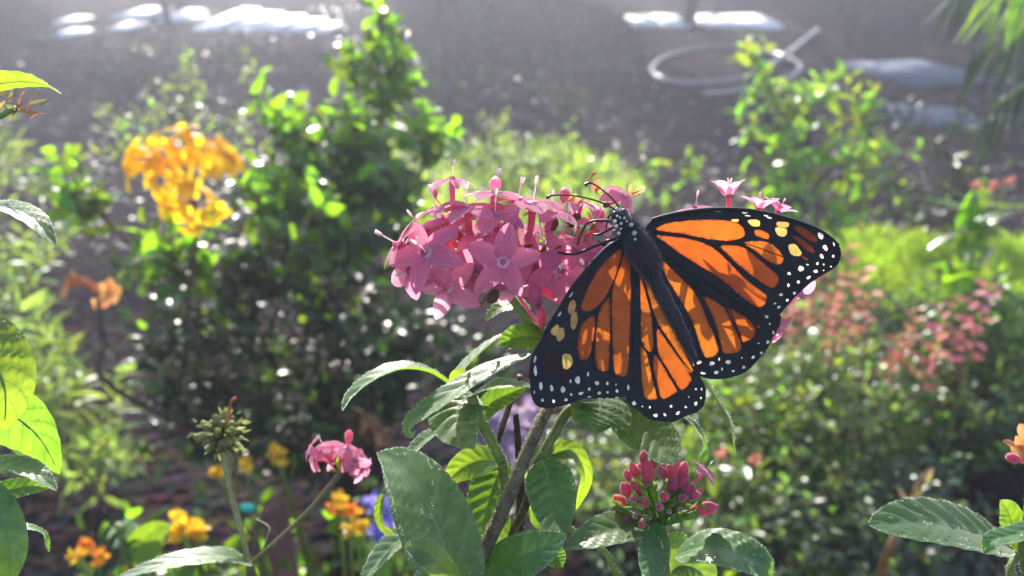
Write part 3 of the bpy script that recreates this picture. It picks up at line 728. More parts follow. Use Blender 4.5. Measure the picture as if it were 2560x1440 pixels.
STYLE = style_mesh()
def floret(parent, px, py, d, face, L, core, op=0, roll=0, style=True, mat='petal', tmat='petal_tube', throat=True, tw=1.0, npet=5, tubelen=None):
    """core = world point the tube runs back to"""
    c = at(px, py, d); z = cdir(*face); s = L * d / F
    if tubelen: core = c - z * tubelen * d / F + rvec() * .0005
    mid = c - z * (core - c).length * .45
    tv = tube([core, mid.lerp(core, .15), c - z * s * .12, c + z * s * .03], [s * .075 * tw, s * .085 * tw, s * .11 * tw, s * .17 * tw], 9, 14)
    o = part('floret', tv, M[tmat], parent)
    x = z.orthogonal().normalized(); y = z.cross(x)
    base = Matrix((x, y, z)).transposed().to_4x4(); base.translation = c
    for k in range(npet):
        a = roll + k * 2 * math.pi / npet + rnd(-.12, .12)
        Mx = base @ Matrix.Rotation(a, 4, 'Z') @ Matrix.Translation((0, s * .10, 0)) @ Matrix.Rotation(rnd(-.12, .12), 4, 'X') @ Matrix.Rotation(rnd(-.15, .15), 4, 'Y') @ Matrix.Diagonal((s * rnd(.88, 1.08), s * rnd(.86, 1.05), s, 1))
        put('petal', petal(op, mat), o, Mx)
    if throat and op < .5: put('throat', THROAT, o, base @ Matrix.Scale(s, 4))
    if style: put('style', STYLE, o, base @ Matrix.Rotation(rnd(0, 6), 4, 'Z') @ Matrix.Rotation(rnd(-.2, .2), 4, 'X') @ Matrix.Scale(s * .95, 4))
    # calyx at the tube's foot
    part('calyx', tube([core - (mid - core).normalized() * s * .12, core, core + (mid - core).normalized() * s * .14], [s * .06, s * .13, s * .1], 7, 6), M['calyx'], o)
    return o
def budp(parent, px, py, d, face, L, core, wd=.42, mat='bud', stalkmat='petal_tube', sep=True):
    """club shaped closed bud pointing along face"""
    c = at(px, py, d); z = cdir(*face); s = L * d / F
    tip = c + z * s * .5; foot = c - z * s * .5
    vf = tube([foot, c - z * s * .15, c + z * s * .2, tip], [s * wd * .22, s * wd * .42, s * wd * .5, s * wd * .42, s * wd * .08], 10, 14)
    o = part('bud', vf, M[mat], parent)
    part('pedicel', tube([core, core.lerp(foot, .6) - z * s * .1, foot], [s * .07, s * .09], 6, 8), M[stalkmat], o)
    part('hairs', hairs_on(vf, 130, .00045, 2.6e-5, out=1), M['hair'], o, 'stuff')
    if sep:
        x = z.orthogonal().normalized(); y = z.cross(x)
        for k in range(2):
            a = rnd(0, 6.28); q = x * math.cos(a) + y * math.sin(a)
            put('sepal', random.choice(lm('sepal', .35)), o, frame(foot - z * s * .05, (z + q * .7), q * -1 + z * .4, s * rnd(.4, .6)))
    return o

# ---- the main flowering plant
mb = to_ground(1180, 1440, .196, -.03, .05)
mp = empty('pentas_plant', mb, 'tall pink flowering plant that the butterfly sits on, with downy green leaves', 'plant')
stem(mp, [(1175, 1450, .186), (1250, 1290, .189), (1320, 1125, .193), (1375, 1010, .199), (1430, 920, .206), (1480, 800, .214)], [20, 19, 17, 15, 13, 11], 'stem_brown', 1500, 40)
stalk(mp, 1175, 1448, .186, 20, 'stem_brown', -.03, .05)
stem(mp, [(1272, 735, .207), (1310, 785, .207), (1360, 835, .207), (1425, 925, .206)], [10, 12, 13, 13], 'stem_green', 500)
stem(mp, [(1255, 1155, .199), (1225, 1095, .199), (1195, 1040, .199), (1178, 990, .199)], [13, 13, 15, 13], 'stem_green', 350)
stem(mp, [(1255, 1155, .199), (1262, 1260, .2), (1220, 1360, .197)], [12, 11, 12], 'stem_green', 200)
stem(mp, [(1345, 1160, .203), (1385, 1085, .203), (1430, 1020, .204), (1510, 1000, .206)], [13, 13, 13, 10], 'stem_green', 300)
stem(mp, [(1345, 1160, .203), (1315, 1260, .206), (1240, 1420, .204)], [12, 11, 10], 'stem_brown', 200)
stem(mp, [(1292, 1380, .215), (1302, 1250, .215), (1296, 1120, .215), (1289, 1036, .215)], [13, 12, 9, 8], 'stem_dark', 250, name='cut_stem')
stalk(mp, 1292, 1382, .215, 13, 'stem_dark', -.02, .03)
stem(mp, [(1240, 1115, .22), (1258, 1060, .22), (1278, 1000, .22), (1300, 940, .215)], 8, 'stem_brown', 100)
BL = lambda *a, **k: big_leaf(mp, *a, **k)
BL([(1128, 965, .199), (1070, 930, .196), (1000, 924, .193), (930, 952, .190), (880, 992, .188), (856, 1028, .187)], 46, (-.1, .9, .12), fold=.45, hair=900)
BL([(1325, 885, .196), (1230, 925, .191), (1140, 978, .187), (1065, 1028, .185), (1022, 1065, .184), (1030, 1095, .185)], 44, (-.35, .85, .42), fold=.3, hair=1000)
BL([(1185, 985, .203), (1150, 1010, .199), (1145, 1060, .194), (1185, 1122, .186)], 78, (-.2, .6, .75), fold=.1, hair=600)
BL([(1180, 990, .199), (1250, 965, .197), (1345, 968, .200)], 40, (.05, .95, .2), fold=.35, hair=500)
BL([(1125, 960, .199), (1180, 900, .204), (1240, 850, .208), (1292, 828, .21)], 34, (-.45, .8, .1), fold=.35, hair=500)
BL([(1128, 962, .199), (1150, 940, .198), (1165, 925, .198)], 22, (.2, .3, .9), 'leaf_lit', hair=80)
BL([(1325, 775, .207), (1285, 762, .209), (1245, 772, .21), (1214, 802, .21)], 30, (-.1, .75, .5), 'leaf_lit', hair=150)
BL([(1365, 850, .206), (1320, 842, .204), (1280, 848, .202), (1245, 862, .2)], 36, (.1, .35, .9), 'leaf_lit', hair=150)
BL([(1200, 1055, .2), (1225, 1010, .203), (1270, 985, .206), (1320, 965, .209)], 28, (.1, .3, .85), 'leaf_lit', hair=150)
BL([(1165, 1530, .170), (1130, 1420, .176), (1090, 1310, .183), (1040, 1215, .190), (990, 1155, .197), (942, 1132, .202)], 94, (-.3, .62, .7), fold=.14, hair=2000, tipx=.98, corr=.05)
BL([(1265, 1152, .207), (1240, 1200, .206), (1215, 1280, .203), (1195, 1365, .199)], 60, (-.1, .6, .75), fold=.15, hair=400)
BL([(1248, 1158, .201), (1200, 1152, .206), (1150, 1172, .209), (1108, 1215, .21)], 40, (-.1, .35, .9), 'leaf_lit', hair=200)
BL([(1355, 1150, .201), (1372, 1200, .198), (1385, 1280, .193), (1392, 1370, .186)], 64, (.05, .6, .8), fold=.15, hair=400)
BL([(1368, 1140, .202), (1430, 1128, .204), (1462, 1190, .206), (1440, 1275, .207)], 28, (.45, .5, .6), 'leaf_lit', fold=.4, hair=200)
BL([(1195, 1460, .186), (1270, 1410, .184), (1350, 1372, .182), (1418, 1338, .181)], 62, (-.3, .55, .75), fold=.15, hair=800)
BL([(1150, 1470, .170), (1090, 1402, .168), (1048, 1372, .169), (1012, 1366, .171)], 36, (-.2, .4, .85), fold=.3, hair=350)
BL([(1060, 1315, .197), (1000, 1350, .195), (945, 1405, .193), (895, 1465, .192)], 48, (-.55, .75, .4), fold=.35, hair=700)
BL([(1500, 985, .206), (1500, 1030, .201), (1490, 1060, .198), (1493, 1085, .196)], 80, (.1, .6, .8), fold=.2, hair=250, tipx=.9)
BL([(1520, 1015, .208), (1580, 1050, .204), (1640, 1100, .199), (1688, 1162, .193)], 62, (-.2, .6, .8), fold=.15, hair=500, tipx=.6)
BL([(1690, 1030, .206), (1735, 1065, .203), (1758, 1120, .202), (1732, 1175, .202)], 17, (.6, .55, .4), fold=.5, hair=450)
BL([(1740, 920, .206), (1785, 985, .202), (1825, 1060, .201), (1836, 1140, .2)], 20, (.75, .5, .25), fold=.5, hair=600)
BL([(960, 1235, .193), (950, 1275, .195), (958, 1315, .196), (985, 1335, .196)], 20, (-.7, .1, .7), fold=.4, hair=150)
BL([(1095, 1080, .21), (1060, 1100, .211), (1030, 1130, .211), (1005, 1160, .212)], 28, (-.4, .7, .4), fold=.3, hair=250)
BL([(1270, 1290, .206), (1240, 1330, .205), (1215, 1390, .204), (1200, 1450, .204)], 50, (.2, .3, .9), hair=100)
BL([(1330, 1250, .212), (1355, 1290, .213), (1400, 1310, .214), (1420, 1330, .215)], 34, (.1, .4, .8), 'leaf_lit', hair=100)
BL([(1370, 1370, .206), (1390, 1395, .205), (1405, 1420, .204)], 28, (.1, .2, .95), 'leaf_lit', hair=60)
stem(mp, [(1395, 1300, .212), (1450, 1340, .214), (1510, 1380, .216), (1550, 1450, .217)], 9, 'stem_green', 120)
# left flower head
def z2(x, y): return 900 + x / 3.131, 380 + y / 3.131
CORE = at(1262, 700, .207)
def FL(x, y, d, face, L, op=0, roll=0, cx=0, cy=0, **k):
    px, py = z2(x, y)
    core = CORE + cdir(1, 0, 0) * (cx * 1e-4) + cdir(0, 1, 0) * (cy * 1e-4) + (at(px, py, d) - CORE) * .22
    return floret(mp, px, py, d, face, L, core, op, roll, **k)
FL(520, 790, .1905, (-.28, .28, .92), 96, 0, .3)
FL(1120, 865, .1905, (0, .08, 1), 92, 0, .9, style=False)
FL(690, 1060, .193, (-.1, -.28, .95), 82, 0, .2, style=False)
FL(300, 720, .196, (-.82, .5, .25), 88, -.3, .4)
FL(400, 930, .195, (-.55, -.1, .8), 84, -.2, .8)
FL(600, 440, .200, (-.35, .9, .2), 82, -.5, .1)
FL(840, 440, .1985, (-.02, .93, .35), 92, -.4, .6)
FL(722, 215, .204, (.02, .98, .12), 68, -.7, .2, cx=-40)
FL(1050, 320, .203, (.05, .95, .2), 84, -.5, .5)
FL(1350, 400, .2, (.02, .92, .36), 94, -.3, .1)
FL(1060, 480, .198, (-.05, .85, .5), 88, -.4, .8)
FL(1560, 930, .1995, (.05, .12, 1), 88, 0, .5)
FL(1440, 740, .2005, (-.15, .5, .7), 78, -.5, .2)
FL(1660, 720, .203, (.2, .7, .55), 70, -.3, .7, cx=80)
FL(1330, 640, .206, (.1, .7, .5), 76, -.4, .2)
FL(880, 720, .205, (-.2, .6, .6), 78, -.3, .3)
FL(960, 640, .2, (-.05, .6, .75), 84, -.3, .2)
FL(640, 620, .199, (-.3, .75, .5), 84, -.3, .5)
FL(900, 930, .199, (-.1, .1, .95), 80, -.1, .4, style=False)
FL(500, 600, .2, (-.5, .75, .3), 84, -.4, .9)
FL(1230, 380, .204, (.1, .95, .2), 80, -.4, .3)
FL(1500, 470, .203, (.15, .9, .35), 80, -.4, .8)
FL(1180, 1010, .2, (.1, -.3, .9), 74, -.2, .1, style=False)
FL(1330, 880, .203, (.2, .1, .9), 74, -.2, .6, style=False)
FL(1850, 560, .209, (.3, .8, .3), 72, -.4, .3, cx=150, cy=80)
FL(2060, 330, .207, (.45, .55, .5), 62, -1.0, .3, cx=200, cy=150, style=False)
FL(1730, 390, .208, (.1, .9, .2), 68, -1.0, .6, cx=150, cy=120, style=False)
def BD(x, y, d, face, L, wd=.42, mat='petal_tube', **k):
    px, py = z2(x, y); return budp(mp, px, py, d, face, L, CORE + (at(px, py, d) - CORE) * .25, wd, mat, **k)
BD(1180, 570, .1955, (.45, .85, .2), 66, .6)
BD(1060, 250, .204, (.05, 1, .1), 40, .75, 'petal')
BD(590, 325, .206, (.0, 1, .1), 22, .6)
BD(1370, 1130, .198, (-.25, .95, .2), 62, .55)
BD(1420, 1290, .2, (-.1, .95, .2), 60, .4)
BD(1515, 560, .205, (.1, .95, .1), 36, .75, 'calyx')
BD(1660, 525, .207, (.2, .9, .1), 42, .8, 'calyx')
BD(1480, 640, .206, (-.3, .8, .3), 34, .7, 'calyx')
BD(1040, 1130, .2, (-.5, -.7, .4), 44, .7, 'calyx')
BD(760, 640, .206, (-.5, .7, .1), 44, .6, 'bud')
BD(1870, 520, .211, (.1, .9, .2), 60, .5)
BD(1600, 330, .212, (.1, 1, .1), 34, .9)
for k in range(46):                # small green and brown sepals and spent calyces inside the head
    px, py = z2(rnd(700, 1850), rnd(560, 1150)); d = rnd(.201, .211)
    put('sepal', random.choice(lm(random.choice(['sepal', 'calyx', 'calyx', 'wither']), .35)), mp, frame(at(px, py, d), rvec() + cdir(0, .4, .4), rvec(), rnd(.003, .006)))
def crumple(px, py, d, L, n=5):
    for k in range(n):
        q = rvec(); put('withered_petal', petal(random.choice([.5, .8, -.6]), 'wither'), mp, frame(at(px + rnd(-8, 8), py + rnd(-8, 8), d), q + cdir(.2, .2, .2), rvec(), L * d / F * rnd(.6, 1)))
crumple(*z2(1700, 660), .202, 40); crumple(*z2(1640, 380), .206, 34, 4); crumple(*z2(1850, 320), .207, 36, 4); crumple(*z2(2130, 330), .205, 36, 4); crumple(*z2(1210, 640), .205, 26, 3)
part('spent_style', tube([at(*z2(1770, 270), .207), at(*z2(1800, 210), .207), at(*z2(1835, 160), .206)], [.0003, .0002, .0005], 6, 10), M['wither'], mp)
for y in range(3):                 # withered corolla strands among the calyces
    x0, y0 = rnd(1200, 1600), rnd(700, 1000); part('spent_style', tube([at(*z2(x0, y0), .203), at(*z2(x0 + 20, y0 - 40), .202), at(*z2(x0 + 10, y0 - 90), .202)], .00025, 5, 8), M['wither'], mp)
for (x, y, fx, fy) in [(1290, 690, -.8, -.3), (1230, 730, -.6, -.6), (1300, 850, -.7, -.3), (1320, 870, -.9, .2), (1100, 690, .4, -.5)]:
    put('bract', random.choice(lm('calyx', .35)), mp, frame(at(x, y, .205), cdir(fx, fy, .4), cdir(0, 1, .5), .006))
# right flower head, mostly behind the right wings
CORE2 = at(1880, 700, .222)
stem(mp, [(1880, 715, .222), (1850, 800, .222), (1700, 950, .216), (1520, 1000, .206)], [10, 11, 12, 12], 'stem_green', 200)
def FR(px, py, d, face, L, op=0, roll=0, **k):
    core = CORE2 + (at(px, py, d) - CORE2) * .25
    return floret(mp, px, py, d, face, L, core, op, roll, **k)
FR(1822, 490, .206, (0, 1, .12), 60, .85, .2, style=True)
FR(1738, 522, .207, (-.1, .95, .25), 62, -.3, .5)
FR(1898, 522, .208, (.1, .95, .2), 56, .7, .4)
FR(1945, 530, .209, (.4, .85, .2), 50, .6, .1)
FR(1995, 700, .204, (.45, -.3, .8), 88, -.4, .35, style=False)
FR(1935, 830, .206, (.5, -.5, .6), 60, -.3, .1, style=False)
for (x, y, f) in [(1800, 600, (-.2, .5, .8)), (1900, 620, (.2, .4, .9)), (1980, 620, (.5, .4, .7)), (1850, 720, (0, 0, 1)), (1940, 730, (.4, -.1, .9)), (1760, 690, (-.5, .1, .8)), (1870, 560, (0, .8, .5)), (1700, 580, (-.5, .7, .4))]:
    FR(x, y, rnd(.207, .213), f, 80, -.2, rnd(0, 1), style=False)

for (x, y) in [(1690, 620), (1760, 600), (1830, 640), (1900, 680), (1960, 700), (1800, 720), (1880, 760), (1740, 680), (1850, 580), (1930, 610)]:
    FR(x, y, rnd(.198, .203), (rnd(-.4, .4), rnd(.2, .7), .6), 78, -.1, rnd(0, 1), style=False)
for (x, y) in [(1500, 640), (1540, 700), (1470, 720), (1580, 660), (1530, 780)]:
    floret(mp, x, y, rnd(.201, .205), (rnd(-.3, .3), rnd(.3, .7), .6), 80, CORE + (at(x, y, .203) - CORE) * .3, -.1, rnd(0, 1), style=False)
# ---- the budding plant in front
bbase = to_ground(1655, 1440, .196, .03, .05)
bpn = empty('pentas_plant', bbase, 'plant with a round head of dark rose buds below the butterfly', 'plant')
stem(bpn, [(1652, 1300, .2), (1658, 1380, .199), (1665, 1460, .199)], [12, 13, 13], 'stem_green', 300)
stalk(bpn, 1665, 1458, .199, 13, 'stem_green', .03, .05)
def BB(*a, **k): return big_leaf(bpn, *a, **k)
BB([(1640, 1330, .199), (1570, 1318, .194), (1490, 1338, .190), (1408, 1374, .187)], 52, (.05, .82, .5), fold=.25, hair=900)
BB([(1640, 1305, .197), (1636, 1370, .189), (1630, 1420, .184), (1628, 1480, .178)], 40, (0, .6, .8), fold=.2, hair=350)
BB([(1690, 1390, .198), (1770, 1368, .193), (1850, 1385, .189), (1905, 1412, .187), (1930, 1450, .187)], 62, (.05, .8, .55), fold=.2, hair=1100)
BB([(1660, 1450, .206), (1700, 1415, .206), (1750, 1430, .206), (1780, 1480, .206)], 56, (0, .35, .9), hair=100)
BB([(1660, 1360, .203), (1700, 1350, .205), (1730, 1358, .207)], 22, (.1, .6, .7), 'leaf_lit', hair=100)
def z4(x, y): return 1380 + x / 3.13, 980 + y / 3.13
BC0 = at(1650, 1300, .2)
bl = [(717, 512, 30, 0, 1, .2), (745, 630, 52, -.1, 1, .25), (795, 555, 26, .1, 1, .1), (640, 610, 30, -.3, .9, .1), (592, 655, 26, -.3, .9, .1), (690, 600, 26, 0, 1, 0), (945, 580, 56, .15, 1, .25), (895, 570, 34, 0, 1, 0), (865, 630, 30, -.3, .9, .2), (1022, 615, 34, .25, .95, .1), (940, 730, 48, .2, 1, .3), (1025, 700, 34, .5, .8, .3), (1065, 765, 38, .6, .6, .4), (1110, 810, 32, .4, .5, .6), (1140, 790, 26, .7, .6, .2), (655, 755, 42, -.5, .8, .4), (585, 770, 38, -.5, .85, .2), (640, 830, 26, -.2, .4, .8), (530, 845, 34, -.75, .5, .3), (720, 860, 34, -.35, .6, .7), (880, 820, 30, 0, .5, .85), (1025, 830, 26, .2, .5, .8), (840, 900, 26, 0, .2, 1), (1185, 915, 60, .92, .25, .2), (465, 1005, 30, -.9, .1, .4), (555, 1015, 36, -.8, -.1, .6), (705, 1030, 26, -.2, -.5, .8), (920, 935, 14, 0, .2, 1), (1005, 925, 14, .2, .2, 1), (760, 985, 14, -.1, 0, 1), (650, 970, 14, -.3, 0, 1)]
for (x, y, L, fx, fy, fz) in bl:
    px, py = z4(x, y); budp(bpn, px, py, .2 - .006 * max(0, fz) - .001 + rnd(-.001, .001), (fx, fy, fz), L * rnd(1.12, 1.42), BC0 + (at(px, py, .198) - BC0) * .2, .48 if L > 40 else .6, 'bud', 'sepal')
px, py = z4(1200, 620); floret(bpn, px, py, .197, (.55, .75, .3), 44, at(*z4(1090, 740), .199), -.3, .3)
for k in range(46):
    a = rnd(0, 6.28); px, py = z4(840 + 300 * math.cos(a) * rnd(.2, 1), 880 + 170 * math.sin(a) * rnd(.2, 1))
    put('sepal', random.choice(lm('sepal', .35)), bpn, frame(at(px, py, rnd(.193, .2)), cdir(math.cos(a), rnd(-.4, .9), .4), cdir(0, .5, 1), rnd(.0025, .0045)))
for (x, y, ex, ey) in [(700, 1000, 480, 900), (800, 1000, 640, 720), (860, 1000, 760, 700), (880, 1000, 930, 780), (900, 1000, 1060, 830), (950, 1010, 1150, 930), (870, 1000, 850, 860), (920, 1000, 1010, 760)]:
    p, q = z4(x, y), z4(ex, ey)
    part('flower_stalk', tube([BC0, at(*p, .1985), at(*q, .1965)], [.0009, .0007], 7, 10), M['sepal'], bpn)

# ---- plant entering at the left edge
le = to_ground(-120, 900, .2, -.03, .06)
lp_ = empty('pentas_plant', le, 'downy leafy plant reaching into the picture from the left edge', 'plant')
stem(lp_, [(-60, 160, .215), (-70, 500, .21), (-90, 900, .2), (-110, 1300, .195), (-120, 1500, .195)], 13, 'stem_green', 0, 30)
stalk(lp_, -120, 1498, .195, 13, 'stem_green', -.02, .05)
def LL(*a, **k): return big_leaf(lp_, *a, **k)
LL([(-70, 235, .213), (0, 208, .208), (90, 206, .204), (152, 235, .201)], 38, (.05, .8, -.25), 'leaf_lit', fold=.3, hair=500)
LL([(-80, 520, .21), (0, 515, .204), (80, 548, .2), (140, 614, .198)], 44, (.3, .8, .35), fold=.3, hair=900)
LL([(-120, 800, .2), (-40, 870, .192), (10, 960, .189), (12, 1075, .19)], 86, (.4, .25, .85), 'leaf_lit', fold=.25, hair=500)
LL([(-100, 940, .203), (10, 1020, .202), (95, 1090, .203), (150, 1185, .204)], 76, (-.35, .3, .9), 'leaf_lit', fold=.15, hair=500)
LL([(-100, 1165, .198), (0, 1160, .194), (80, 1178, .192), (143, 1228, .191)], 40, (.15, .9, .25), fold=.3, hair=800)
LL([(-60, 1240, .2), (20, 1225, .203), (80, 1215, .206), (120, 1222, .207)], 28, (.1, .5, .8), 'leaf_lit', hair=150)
LL([(-40, 1200, .186), (0, 1290, .184), (25, 1380, .184), (20, 1470, .185)], 46, (.5, .3, .8), hair=300)
LL([(10, 1325, .2), (70, 1318, .203), (110, 1335, .206), (122, 1380, .207)], 16, (.2, .9, .2), hair=200)
for k in range(16):
    px, py = rnd(-10, 95), rnd(235, 300)
    put('sepal', random.choice(lm(random.choice(['wither', 'calyx', 'dryhead']), .35)), lp_, frame(at(px, py, .225), rvec() + cdir(.6, .2, .2), rvec(), rnd(.004, .007)))
part('flower_stalk', tube([at(-65, 330, .213), at(-20, 300, .22), at(40, 270, .225)], [.0012, .0008], 7, 8), M['stem_green'], lp_)
floret(lp_, -8, 190, .222, (.4, .8, .3), 36, at(-30, 260, .222), -.3)

# ---- forked stem with a dried head and a small pink head
fb = to_ground(625, 1430, .255, -.02, .08)
fp = empty('pentas_plant', fb, 'forked stem with a dried seed head and a small pink flower head', 'plant')
stem(fp, [(640, 1480, .255), (630, 1440, .255), (624, 1412, .255)], [12, 12, 9], 'stem_brown', 0)
stalk(fp, 640, 1478, .255, 15, 'stem_brown', -.02, .08)
stem(fp, [(624, 1412, .255), (606, 1340, .255), (580, 1240, .257), (558, 1115, .258)], [6, 7, 8, 11], 'stem_straw', 0)
stem(fp, [(624, 1412, .255), (700, 1345, .254), (780, 1268, .252), (852, 1182, .25)], [5.5, 6, 6.5, 9], 'stem_straw', 0)
stem(fp, [(650, 1400, .262), (668, 1350, .265), (672, 1320, .268), (640, 1300, .27)], 4, 'stem_brown', 0, name='twig')
big_leaf(fp, [(628, 1412, .253), (560, 1392, .247), (430, 1405, .238), (280, 1450, .23)], 40, (.05, .95, .25), fold=.25, hair=900)
HC = at(550, 1085, .258)
for k in range(96):
    a = rvec(); a.normalize(); q = Vector((a.x, a.y, a.z * .72)); p = HC + q * .0092 * rnd(.65, 1.05) + Vector((0, 0, .001))
    if k % 2: put('seed_capsule', random.choice(lm('dryhead', .6)), fp, frame(p, q + rvec() * .5, rvec(), rnd(.002, .0035)))
    else: part('seed_capsule', tube([HC + q * .002, HC.lerp(p, .6), HC.lerp(p, .9)], [.0006, .0013, .0009], 6, 6), M['dryhead'], fp)
part('spent_style', tube([at(556, 1080, .257), at(572, 1040, .256), at(577, 1005, .255), at(590, 995, .255)], [.0005, .0004, .0006], 6, 10), M['wither'], fp)
part('dead_strand', tube([at(580, 1120, .258), at(592, 1150, .257), at(590, 1190, .257), at(596, 1235, .257)], [.0006, .0004], 6, 12), M['dryhead'], fp)
C3 = at(855, 1178, .25)
for (x, y, f, L) in [(775, 1120, (-.8, .4, .3), 40), (810, 1115, (-.3, .9, .3), 44), (845, 1125, (.0, .9, .4), 42), (885, 1155, (.3, .2, .9), 44), (905, 1150, (.7, .5, .3), 42), (865, 1120, (.2, .95, .2), 40), (785, 1150, (-.7, .1, .6), 38), (905, 1175, (.7, -.2, .6), 40), (840, 1150, (0, .4, .9), 38)]:
    floret(fp, x, y, .25 + rnd(-.003, .004), f, L, C3 + (at(x, y, .25) - C3) * .2, -.5, rnd(0, 1), style=random.random() < .5)
budp(fp, 872, 1092, .25, (.1, 1, .1), 36, C3, .6, 'petal_tube')
for k in range(10): put('sepal', random.choice(lm('sepal', .35)), fp, frame(C3 + rvec() * .002, rvec() + cdir(0, .2, .5), rvec(), .005))

# ---- plant at the right edge
rb = to_ground(2560, 1440, .205, .03, .05)
rp = empty('pentas_plant', rb, 'leafy plant with a fading flower head at the lower right edge', 'plant')
stem(rp, [(2580, 1130, .21), (2570, 1300, .206), (2560, 1390, .204), (2590, 1500, .204)], [9, 12, 14, 14], 'stem_green', 500)
stalk(rp, 2590, 1498, .204, 14, 'stem_green', .03, .05)
stem(rp, [(2560, 1380, .204), (2535, 1400, .202), (2528, 1440, .201), (2560, 1500, .202)], [8, 9, 11, 12], 'stem_green', 300)
big_leaf(rp, [(2530, 1370, .203), (2440, 1330, .197), (2310, 1305, .191), (2172, 1312, .188)], 74, (.05, .75, .6), fold=.18, hair=1500, tipx=.62)
big_leaf(rp, [(2620, 1300, .197), (2540, 1335, .192), (2480, 1352, .190), (2460, 1385, .189)], 26, (.1, .85, .45), fold=.3, hair=400)
big_leaf(rp, [(2555, 1385, .205), (2535, 1330, .207), (2520, 1280, .208), (2500, 1250, .208)], 40, (.2, .1, .95), 'leaf_lit', hair=200)
big_leaf(rp, [(2590, 1380, .204), (2600, 1340, .2), (2620, 1290, .2)], 40, (.2, .1, .95), 'leaf_lit', hair=100)
budp(rp, 2532, 1145, .207, (-.8, .3, .3), 44, at(2580, 1150, .209), .6, 'bud')
floret(rp, 2580, 1120, .208, (.2, .9, .3), 50, at(2585, 1170, .209), -.7, .3, mat='wither')
for k in range(10): put('withered_petal', petal(random.choice([.5, -.6]), 'wither'), rp, frame(at(rnd(2535, 2590), rnd(1095, 1165), .208), rvec() + cdir(-.4, .3, .2), rvec(), rnd(.003, .006)))

# ------------------------------------------------------------------ SHRUBS AND BEDS
D1 = 1.0
hb = Vector((at(620, 900, 1.05).x, at(620, 900, 1.15).y + .3, 0))
hs = shrub('honeysuckle_shrub', 'big glossy green shrub carrying orange trumpet flowers on the left', 'shrub', Vector((-.30, 1.12, 0)),
      [pb(955, 30, 1.15, 50, 30, .05), pb(985, 120, 1.15, 70, 30, .06), pb(890, 130, 1.15, 50, 30, .05), pb(950, 210, 1.15, 100, 40, .06), pb(725, 280, 1.05, 70, 60, .06), pb(860, 310, 1.05, 120, 70, .07), pb(1070, 310, 1.1, 70, 60, .06),
       pb(930, 410, 1.05, 150, 80, .09), pb(690, 430, 1.0, 120, 110, .08), pb(820, 520, 1.0, 160, 120, .1), pb(420, 600, .95, 130, 70, .08), pb(190, 440, 1.0, 70, 90, .06),
       pb(1000, 520, 1.1, 70, 90, .07)],
      ['shrub', 'shrub', 'shrub_shaded'], .037, .7, 8, 300, 1300, 'shrub', stemr=.003, twiglen=.07)
shrub('shade_toned_shrub', 'shaded lower part of the orange-flowered shrub, shade put into its leaf colour', 'shrub', Vector((-.27, 1.22, 0)),  # lower half of the honeysuckle, its shade made with darker leaves
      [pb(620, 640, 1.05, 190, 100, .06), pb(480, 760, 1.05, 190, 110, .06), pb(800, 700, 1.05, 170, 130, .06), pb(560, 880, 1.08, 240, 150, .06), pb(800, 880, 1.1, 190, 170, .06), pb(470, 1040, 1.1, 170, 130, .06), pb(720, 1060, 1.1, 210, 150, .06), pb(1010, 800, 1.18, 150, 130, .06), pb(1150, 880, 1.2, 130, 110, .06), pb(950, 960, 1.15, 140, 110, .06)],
      ['shrub_shaded', 'shrub_shaded', 'shrub_shaded', 'shrub'], .032, .66, 8, 290, 2100, 'shrub_shaded', stemr=.003, twiglen=.07)
def trumpet(parent, px, py, d, dirc, L, mat='orange'):
    c = at(px, py, d); z = cdir(*dirc); s = L * d / F
    x = cdir(0, 1, 0).cross(z)
    if x.length < .01: x = z.orthogonal()
    x.normalize(); bend = z.cross(x) * s * .18
    vf = tube([c, c + z * s * .35 + bend, c + z * s * .7 + bend * 1.1, c + z * s], [s * .05, s * .10, s * .14, s * .2], 9, 10, False)
    o = part('trumpet_flower', vf, M[mat], parent)
    base = Matrix((x, z.cross(x), z)).transposed().to_4x4(); base.translation = c + z * s * .98
    for k in range(5):
        put('petal', petal(-.3, mat), o, base @ Matrix.Rotation(k * 1.257 + rnd(-.2, .2), 4, 'Z') @ Matrix.Translation((0, s * .14, 0)) @ Matrix.Diagonal((s * .75, s * .5, s * .5, 1)))
for (x, y, dx, dy, dz, L) in [(470, 400, -.1, .9, .3, 105), (490, 410, .35, .6, .6, 90), (500, 430, .8, .45, .2, 120), (520, 440, .9, .5, .3, 110), (440, 430, -.6, .3, .6, 90), (420, 440, -.9, .05, .3, 120), (410, 420, -.9, .35, .2, 110), (460, 440, 0, -.2, .9, 70), (505, 470, .4, -.75, .3, 110), (480, 480, -.4, -.3, .5, 90), (470, 520, -.6, -.1, .5, 80), (520, 500, .3, -.6, .6, 80), (430, 400, -.3, .4, .8, 90), (540, 420, .6, .1, .7, 90), (460, 460, -.5, -.5, .6, 90), (480, 530, .1, -.7, .3, 70), (250, 735, -.9, .35, .3, 100), (230, 725, .85, -.05, .3, 80), (245, 720, .4, -.7, .4, 60), (480, 440, .1, .5, .8, 90), (450, 420, -.3, .7, .5, 90), (510, 445, .5, .3, .7, 90), (490, 460, .1, -.2, .9, 80), (440, 450, -.5, .1, .8, 90), (470, 500, .0, -.5, .7, 80)]:
    trumpet(hs, x, y, .92 + rnd(-.03, .03), (dx, dy, dz), L * .78, 'peach' if y > 700 else 'orange')
part('branch', tube([Vector((-.3, 1.12, 0)), at(520, 900, .98), at(490, 600, .94), at(480, 440, .92)], [.006, .004, .003, .002], 6, 16), M['bark'], hs)
part('branch', tube([Vector((-.3, 1.12, 0)), at(330, 1000, .98), at(260, 850, .94), at(242, 730, .92)], [.006, .004, .003, .002], 6, 16), M['bark'], hs)

